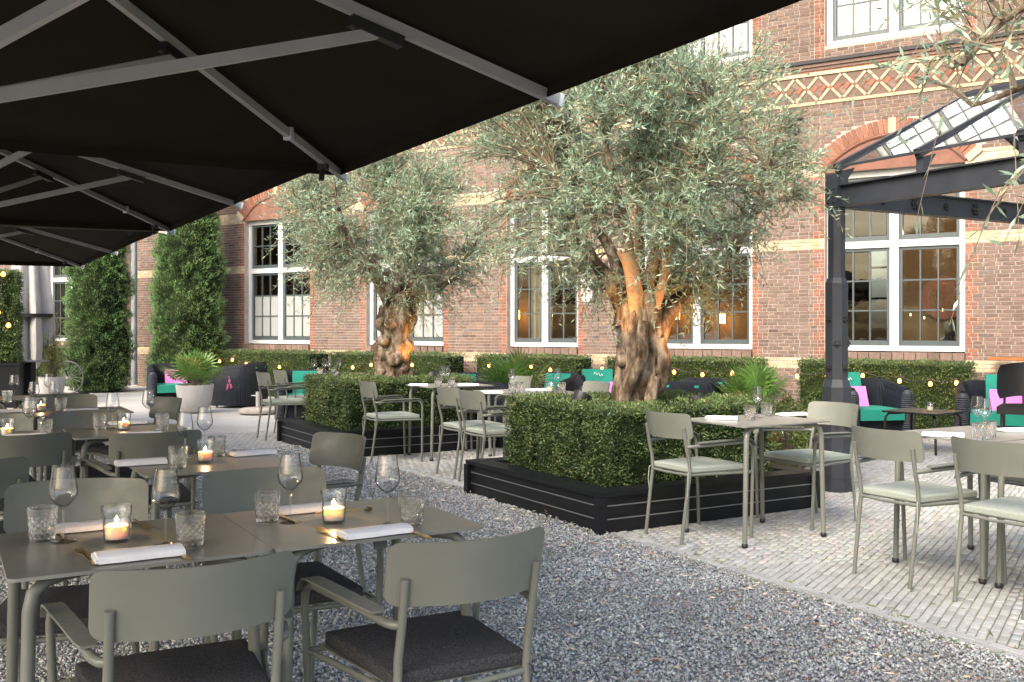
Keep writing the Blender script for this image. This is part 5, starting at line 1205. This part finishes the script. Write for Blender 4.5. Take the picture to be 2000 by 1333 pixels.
def candle(x, y, z, lab, lit=True, e=.6):
    t = thing('candle_holder', lab, 'candle', (x, y, z), random.uniform(0, 6), 'candles in ribbed glasses'); put('holder_glass', CGm, t); wx_ = put('wax', WAX, t); put('wick', WICK, wx_)
    if lit:
        put('flame', FL, wx_); light('candle_glow', 'POINT', t, (0, 0, .064), e, (1, .55, .2), .006)
def napkin(x, y, z, rz, lab): o = put('napkin', NAP, None, (x, y, z), (0, 0, R(rz))); tag(o, lab, 'napkin', 'folded white napkins'); o.scale = (random.uniform(.95, 1.06), random.uniform(.95, 1.1), random.uniform(.95, 1.2))
def cutlery(me_, x, y, z, rz, lab): o = put(me_.name.split('.')[0], me_, None, (x, y, z), (0, 0, R(rz))); tag(o, lab, me_.name.split('.')[0], 'brass cutlery')
Z = TZ0
def A(px, py): return at(px, py, Z)
for kind, px, py, lab in (('t', 83, 1056, 'cut glass tumbler, leftmost on the front table'), ('w', 124, 1059, 'wine glass beside the leftmost tumbler on the front table'), ('w', 324, 1066, 'wine glass right of the lit candle on the front table, left half'), ('t', 372, 1068, 'cut glass tumbler at the joint of the two front tables'),
                          ('t', 522, 1020, 'cut glass tumbler at the back of the front table, right of the joint'), ('w', 567, 1021, 'wine glass in front of the far napkin on the right front table'), ('w', 757, 1026, 'wine glass behind the near napkin on the right front table'), ('t', 803, 1027, 'cut glass tumbler nearest the right end of the front table'),
                          ('c', 228, 1058, 'lit candle in a ribbed glass on the left front table'), ('c', 652, 1021, 'lit candle in a ribbed glass on the right front table'),
                          ('t', 348, 915, 'cut glass tumbler at the front of the second table'), ('w', 361, 895, 'wine glass behind the front tumbler of the second table'), ('w', 400, 880, 'wine glass at the back of the second table'), ('t', 424, 892, 'cut glass tumbler right of the candle on the second table'), ('c', 401, 903, 'candle in a glass on the second table'),
                          ('t', 195, 839, 'cut glass tumbler at the left of the third table'), ('w', 220, 838, 'wine glass left of the candle on the third table'), ('w', 290, 829, 'wine glass standing alone right on the third table'), ('c', 242, 840, 'lit candle on the third table'), ('t', 317, 840, 'cut glass tumbler at the right of the third table'),
                          ('c', 14, 853, 'lit candle on the joined table at the left edge'), ('w', 58, 850, 'wine glass beside the candle at the left edge'), ('t', 88, 852, 'cut glass tumbler on the table at the left edge'),
                          ('t', 56, 812, 'cut glass tumbler left on the fourth table'), ('w', 66, 803, 'wine glass left on the fourth table'), ('c', 80, 804, 'lit candle on the fourth table'), ('w', 107, 801, 'wine glass right on the fourth table'), ('t', 119, 803, 'cut glass tumbler right on the fourth table'),
                          ('w', 28, 783, 'wine glass on the fifth-row table at the left edge'), ('t', 14, 786, 'cut glass tumbler on the fifth-row table at the left edge'), ('w', 95, 780, 'wine glass on the fifth table before the white pot')):
    x, y = A(px, py); {'t': tumbler, 'w': wine, 'c': candle}[kind](x, y, Z, lab)
for px, py, rz, lab in ((273, 1090, 30, 'folded napkin nearest the camera on the left front table'), (178, 1034, 28, 'folded napkin behind the candle on the left front table'), (733, 1045, 32, 'folded napkin nearest the camera on the right front table'), (600, 999, 30, 'folded napkin behind the wine glass on the right front table'),
                        (276, 908, 25, 'folded napkin on the left of the second table'), (494, 889, 36, 'folded napkin on the right of the second table'), (276, 852, 30, 'folded napkin at the front of the third table'), (250, 829, 30, 'folded napkin at the back of the third table, half hidden'), (160, 805, 30, 'folded napkin on the right of the fourth table'), (10, 806, 30, 'folded napkin on the fourth-row table at the left edge'), (52, 857, 30, 'folded napkin on the joined table at the left edge')):
    x, y = A(px, py); napkin(x, y, Z, rz, lab)
for me_, px, py, rz, lab in ((FORK, 168, 1091, 35, 'brass fork left of the near napkin, left front table'), (KNIFE, 350, 1081, 212, 'brass knife right of the near napkin, left front table'), (FORK, 278, 1027, 215, 'brass fork beyond the candle, left front table'), (KNIFE, 118, 1044, 32, 'brass knife behind the wine glass, left front table'),
                             (FORK, 648, 1047, 36, 'brass fork left of the near napkin, right front table'), (KNIFE, 806, 1041, 212, 'brass knife right of the near napkin, right front table'), (SPOON, 676, 1000, 290, 'brass spoon beyond the candle, right front table'), (KNIFE, 555, 1013, 35, 'brass knife by the far napkin, right front table')):
    x, y = A(px, py); cutlery(me_, x, y, Z, rz, lab)
Z = TZ1
for kind, px, py, lab in (('t', 1465, 821, 'clear tumbler, front one on the small table before the planter'), ('w', 1479, 816, 'wine glass on the small table before the planter'), ('t', 1497, 813, 'clear tumbler behind the wine glass on the small table'), ('w', 1909, 846, 'farther wine glass on the right-edge table'), ('w', 1923, 852, 'nearer wine glass on the right-edge table'), ('t', 1932, 857, 'cut glass tumbler on the right-edge table'), ('t', 1912, 861, 'clear tumbler left of the cut one on the right-edge table'),
                          ('w', 864, 755, 'left wine glass on the bistro table between the planters'), ('w', 873, 754, 'right wine glass on the bistro table between the planters'), ('t', 856, 757, 'left tumbler on the bistro table between the planters'), ('t', 882, 757, 'right tumbler on the bistro table between the planters'),
                          ('t', 1001, 768, 'tumbler before the fan palm on the middle tables'), ('w', 999, 763, 'wine glass before the fan palm on the middle tables'), ('t', 1014, 766, 'right-hand tumbler before the fan palm on the middle tables'), ('w', 1088, 764, 'wine glass at the right end of the middle tables'), ('t', 1097, 767, 'tumbler at the right end of the middle tables'), ('c', 1075, 766, 'unlit candle glass on the middle tables'),
                          ('w', 613, 733, 'leftmost wine glass on the table beyond the farther planter'), ('w', 634, 733, 'second wine glass on the table beyond the farther planter'), ('w', 642, 731, 'third wine glass on the table beyond the farther planter'), ('w', 662, 732, 'rightmost wine glass on the table beyond the farther planter'), ('t', 625, 733, 'left tumbler on the table beyond the farther planter'), ('t', 652, 733, 'right tumbler on the table beyond the farther planter')):
    x, y = A(px, py)
    if kind == 'c': candle(x, y, Z, lab, False)
    else: {'t': tumbler, 'w': wine}[kind](x, y, Z, lab)
for px, py, rz, lab in ((1411, 820, -20, 'folded napkin at the left of the small table before the planter'), (1546, 812, 20, 'folded napkin at the right of the small table before the planter'), (1843, 853, -25, 'folded napkin at the left of the right-edge table'), (1985, 843, 10, 'folded napkin at the far side of the right-edge table'), (818, 754, 0, 'folded napkin at the left of the bistro table'), (915, 754, 10, 'folded napkin at the right of the bistro table'), (960, 769, 0, 'folded napkin at the left end of the middle tables'), (1050, 764, 15, 'folded napkin at the right of the middle tables')):
    x, y = A(px, py); napkin(x, y, Z, rz, lab)

# ================================================================== LOUNGE FURNITURE
def lounge_chair(label, x, y, rz, pillow=False, seat=True, backc=True, emblem=False, band=False):
    t = thing('wicker_armchair', label, 'armchair', (x, y, 0), R(rz), 'dark wicker lounge chairs')
    W_, Dp, th = .84, .80, .13
    path = []; r = .24; hx, hy = W_ / 2 - th / 2, Dp / 2 - th / 2
    path += [(-hx, hy - .02 - k * .08) for k in range(5)]; 
    path += [(-hx + r - r * math.cos(R(a)), -hy + r - r * math.sin(R(a))) for a in range(0, 91, 15)]
    path += [(hx - r + r * math.sin(R(a)), -hy + r - r * math.cos(R(a))) for a in range(0, 91, 15)] + [(hx, hy - .02 - k * .08) for k in range(4, -1, -1)]
    prof = [(.5, .03), (.5, .22), (.46, .42), (.44, .56), (.38, .65), (.2, .695), (-.2, .695), (-.40, .65), (-.46, .5), (-.5, .25), (-.5, .03)]
    mb = MB(); vs = []; m_ = len(prof); n = len(path)
    for i, p in enumerate(path):
        a = path[max(i - 1, 0)]; b = path[min(i + 1, n - 1)]; tx, ty = b[0] - a[0], b[1] - a[1]; l = math.hypot(tx, ty); nx, ny = ty / l, -tx / l
        back = max(0, min(1, (hy - p[1]) / (2 * hy))); lift = .90 + .14 * back
        taper = .06 * (1 - back)
        for o_, z in prof:
            vs.append((p[0] + nx * o_ * th * -1, p[1] + ny * o_ * th * -1 + .0, z * lift))
    mb.add(vs, [(i * m_ + j, (i + 1) * m_ + j, (i + 1) * m_ + j + 1, i * m_ + j + 1) for i in range(n - 1) for j in range(m_ - 1)])
    mb.f += [tuple(range(m_)), tuple((n - 1) * m_ + j for j in range(m_))[::-1]]
    mb.build('shell', M['wicker'], t, 60)
    for s in (-1, 1):                                            # rolled front of each arm, bound with bands
        pts = [(s * hx, hy - .01, .04 + k * .0125) for k in range(46)]
        MB().tube(pts, [(.072 + (.007 if k % 2 else -.006)) * (1 if k < 38 else math.sqrt(max(1 - ((k - 37) / 9) ** 2, .02))) for k in range(46)], 16).build('arm_band', M['wicker_rib'], t, 80)
    MB().box(-hx + .05, hx - .05, -hy + .06, hy - .02, .04, .24).build('seat_base', M['wicker'], t)
    for sx in (-1, 1):
        for sy in (-1, 1): MB().tube([(sx * (hx - .02), sy * (hy - .06), 0), (sx * (hx - .02), sy * (hy - .06), .06)], .018, 8).build('foot', M['black_plastic'], t)
    if seat: soft_box('seat_cushion', M['teal'], W_ - 2 * th - .01, Dp - th - .02, .13, .04, t, (0, .055, .245), None, 4, .015)
    if backc:
        bx_ = pillow * .15 if pillow else 0; bc = soft_box('back_cushion', M['teal'], .40, .40, .11, .045, t, None, None, 4, .03); bc.matrix_local = Matrix.Translation((bx_ * .9, -.17, .40 if pillow else .31)) @ Matrix.Rotation(R(105), 4, 'X') @ Matrix.Translation((0, .21, 0))
        if pillow: MB().tube([(-.06 + .012 * k, .10 + .022 * math.sin(k * 1.7) + .004 * k, -.031 + .0) for k in range(11)], .003, 5).build('stitching', M['cream_thread'], bc)
    if emblem:
        e = MB()
        for pts in ([(0, .06), (.022, .01), (.01, .015), (.0, -.02), (-.022, .02)], [(-.03, -.015), (.0, -.01), (-.012, -.075), (-.04, -.06)], [(.006, -.02), (.03, -.005), (.042, -.09), (.02, -.085)], [(-.006, .07), (.004, .085), (.012, .07), (.004, .06)]):
            e.add([(-W_ / 2 - .006, y_ * 1.4, .42 + z_ * 1.4) for y_, z_ in pts], [tuple(range(len(pts)))])
        e.build('emblem', M['pinkmark'], t)
    if pillow:
        pl = soft_box('pillow', M['pink'], .36, .26, .11, .05, None, None, None, 4, .03); q = Matrix.Translation((x, y, 0)) @ Matrix.Rotation(R(rz), 4, 'Z') @ Matrix.Translation((pillow * .14, .0, .385)) @ Matrix.Rotation(R(110), 4, 'X') @ Matrix.Translation((0, .13, 0))
        pl.matrix_world = q; tag(pl, PILLOW[label], 'cushion', 'bright pink cushions')
    return t
PILLOW = {'dark wicker armchair with teal cushions right of the iron post': 'bright pink cushion in the armchair right of the iron post', 'dark wicker armchair cut off by the right edge, behind the black table': 'bright pink cushion in the armchair at the right edge', 'dark wicker armchair beside the big trunk, mostly hidden by grey chairs': 'pink cushion just left of the big olive trunk', 'dark wicker armchair at far left beside the white palm pot': 'pink cushion behind the palm in the large white pot'}
lounge_chair('dark wicker armchair with teal cushions right of the iron post', 4.36, 12.25, 190, 1)
lounge_chair('dark wicker armchair cut off by the right edge, behind the black table', 5.62, 11.6, 160, -1)
lounge_chair('dark wicker armchair beside the big trunk, mostly hidden by grey chairs', 1.25, 13.2, 185, .5)
lounge_chair('dark wicker armchair at far left beside the white palm pot', -5.92, 17.35, 205, -.5, True, False)
lounge_chair('dark wicker armchair seen side-on with a pink emblem on its side', -4.72, 17.3, 80, False, True, True, True)
lounge_chair('dark wicker armchair half hidden behind the one with the emblem', -4.95, 18.35, 80)
lounge_chair('dark wicker armchair beyond the farther planter, behind two grey chairs', -3.05, 14.7, 190)
lounge_chair('dark wicker armchair with a teal back right of the smaller trunk', -.68, 13.7, 185)
lounge_chair('dark wicker armchair seen from behind, left of the middle fan palm', -.22, 12.0, 320)
lounge_chair('dark wicker armchair right of the middle fan palm, with a teal cushion', .52, 13.9, 150)
lounge_chair('dark wicker armchair right of the big trunk, left one of a pair', 2.15, 12.0, 335); lounge_chair('dark wicker armchair touching the spiky palm, right one of a pair', 2.62, 12.75, 330)
th_ = MB()                                                       # small cream stitched flourish on two teal cushions
def low_table(label, x, y, rz, w_, h):
    t = thing('low_table', label, 'table', (x, y, 0), R(rz), 'low black tables')
    MB().plate(rounded(w_, w_, .03), h - .018, h).build('tabletop', M['black_paint'], t, 30)
    for sx in (-1, 1):
        for sy in (-1, 1): MB().tube([(sx * w_ * .25, sy * w_ * .25, h - .025), (sx * w_ * .40, sy * w_ * .40, h - .03), (sx * w_ * .44, sy * w_ * .44, h - .07), (sx * w_ * .47, sy * w_ * .47, 0)], .014, 8).build('leg', M['black_paint'], t, 50)
low_table('low black square table holding a white candle at the right', 4.52, 10.95, 40, .64, .44); candle(4.58, 10.9, .44, 'white candle in a clear glass on the low black table', False)
low_table('low black table behind the big planter, only its edge showing', 2.05, 10.75, 30, .55, .46)
# black upholstered chair at the right edge
t = thing('chair', 'black upholstered chair with thin metal legs at the right edge', 'chair', (4.86, 9.35, 0), R(150))
mb = MB(); vs = []; n = 14; m_ = 6
for sgn in (0, 1):
    for i in range(n + 1):
        a = -1 + 2 * i / n
        for j in range(m_ + 1):
            z = .70 + .32 * j / m_; k = 1 - .10 * (2 * j / m_ - 1) ** 4; y = -.26 + .16 * a * a - (z - .70) * .25 + (.022 if sgn else -.022) * (1 - .5 * abs(a) ** 3); vs.append((.285 * a * k, y, z - .03 * a * a))
w1 = (n + 1) * (m_ + 1); idx = lambda s_, i, j: s_ * w1 + i * (m_ + 1) + j
for i in range(n):
    for j in range(m_): mb.f += [(idx(0, i, j), idx(0, i + 1, j), idx(0, i + 1, j + 1), idx(0, i, j + 1)), (idx(1, i, j), idx(1, i, j + 1), idx(1, i + 1, j + 1), idx(1, i + 1, j))]
    mb.f += [(idx(0, i, m_), idx(0, i + 1, m_), idx(1, i + 1, m_), idx(1, i, m_)), (idx(0, i, 0), idx(1, i, 0), idx(1, i + 1, 0), idx(0, i + 1, 0))]
for j in range(m_): mb.f += [(idx(0, 0, j), idx(0, 0, j + 1), idx(1, 0, j + 1), idx(1, 0, j)), (idx(0, n, j), idx(1, n, j), idx(1, n, j + 1), idx(0, n, j + 1))]
mb.v = vs; mb.build('backrest', M['blackseat'], t, 60)
soft_box('seat', M['blackseat'], .50, .48, .07, .03, t, (0, .02, .55), None, 4, .015, .08)
for sx in (-1, 1):
    MB().tube([(sx * .23, .22, 0), (sx * .22, .20, .56)], .012, 8).build('leg', M['black_plastic'], t); MB().tube([(sx * .24, -.28, 0), (sx * .225, -.20, .56), (sx * .22, -.25, .86)], .012, 8).build('leg', M['black_plastic'], t)
    MB().tube([(sx * .225, -.2, .53), (sx * .22, .2, .53)], .010, 8).build('side_rail', M['black_plastic'], t)
o = MB().box(-.9, .9, -.2, .2, 0, .035).build('wooden_shelf', M['wood']); o.location = wall_pt(19.0, -.3, .93); o.rotation_euler = (0, 0, -R(32.5)); tag(o, 'varnished red-brown wooden ledge on the wall at the right edge', 'shelf')
# umbrella base, standing table, bicycle at the left
t = thing('umbrella_stand', 'empty round concrete parasol base with a short metal tube', 'umbrella stand', (-4.02, 15.75, 0))
MB().lathe([(0, 0), (.27, 0), (.30, .02), (.30, .06), (.25, .085), (0, .09)], 36).build('foot', M['concrete'], t, 40); MB().tube([(0, 0, .08), (0, 0, .34)], .034, 14).build('tube', M['alu'], t, 40); MB().tube([(-.03, 0, .28), (-.085, 0, .28)], .012, 8).lathe([(0, .0), (.02, .004), (.02, .016), (0, .02)], 10, (-.09, 0, .27)).build('screw', M['alu'], t, 40)
t = thing('standing_table', 'small dark standing table with a candle glass at far left', 'table', (-8.72, 17.95, 0))
MB().lathe([(0, .74), (.34, .74), (.345, .75), (.34, .765), (0, .765)], 32).build('tabletop', M['olive'], t, 40); MB().box(-.09, .09, -.09, .09, .02, .74).build('column', M['black_paint'], t); MB().lathe([(0, 0), (.25, 0), (.25, .02), (0, .021)], 24).build('base', M['black_paint'], t)
candle(-8.80, 17.75, .765, 'white candle glass on the small standing table at far left', False)
t = thing('bicycle', 'bicycle parked behind the white bamboo pot, one wheel showing', 'bicycle', (-9.50, 20.2, 0), R(-6))
for x in (-.52, .52):
    wh = MB(); wh.lathe([(.325 + .018 * math.cos(a), .018 * math.sin(a)) for a in [k * math.pi / 4 for k in range(8)]], 40, (0, 0, 0), True); wo = wh.build('wheel', M['rubber'], t, 60); wo.rotation_euler = (R(90), 0, 0); wo.location = (x, 0, .345)
    sp_ = MB()
    for k in range(20): a = k * math.pi / 10; sp_.tube([(.02 * math.cos(a + .4), .02 * math.sin(a + .4), 0), (.31 * math.cos(a), .31 * math.sin(a), 0)], .0022, 4, False)
    sp_.tube([(0, 0, -.04), (0, 0, .04)], .02, 8); sp_.build('spokes', M['alu'], wo)
fm = MB(); 
for a, b in (((-.52, 0, .345), (-.12, 0, .33)), ((-.12, 0, .33), (-.22, 0, .85)), ((-.12, 0, .33), (.36, 0, .72)), ((-.2, 0, .72), (.34, 0, .80)), ((.33, 0, .92), (.40, 0, .62)), ((.40, 0, .62), (.52, 0, .345)), ((-.52, 0, .345), (-.2, 0, .74))): fm.tube([a, b], .015, 8)
fm.build('frame', M['black_paint'], t, 50); soft_box('saddle', M['black_plastic'], .25, .15, .06, .025, t, (-.24, 0, .86)); MB().tube([(.20, -.28, .98), (.30, -.2, 1.0), (.33, 0, .96), (.30, .2, 1.0), (.20, .28, .98)], .012, 8).build('handlebar', M['alu'], t, 50)
# cream stitched flourish on the teal back cushion right of the iron post
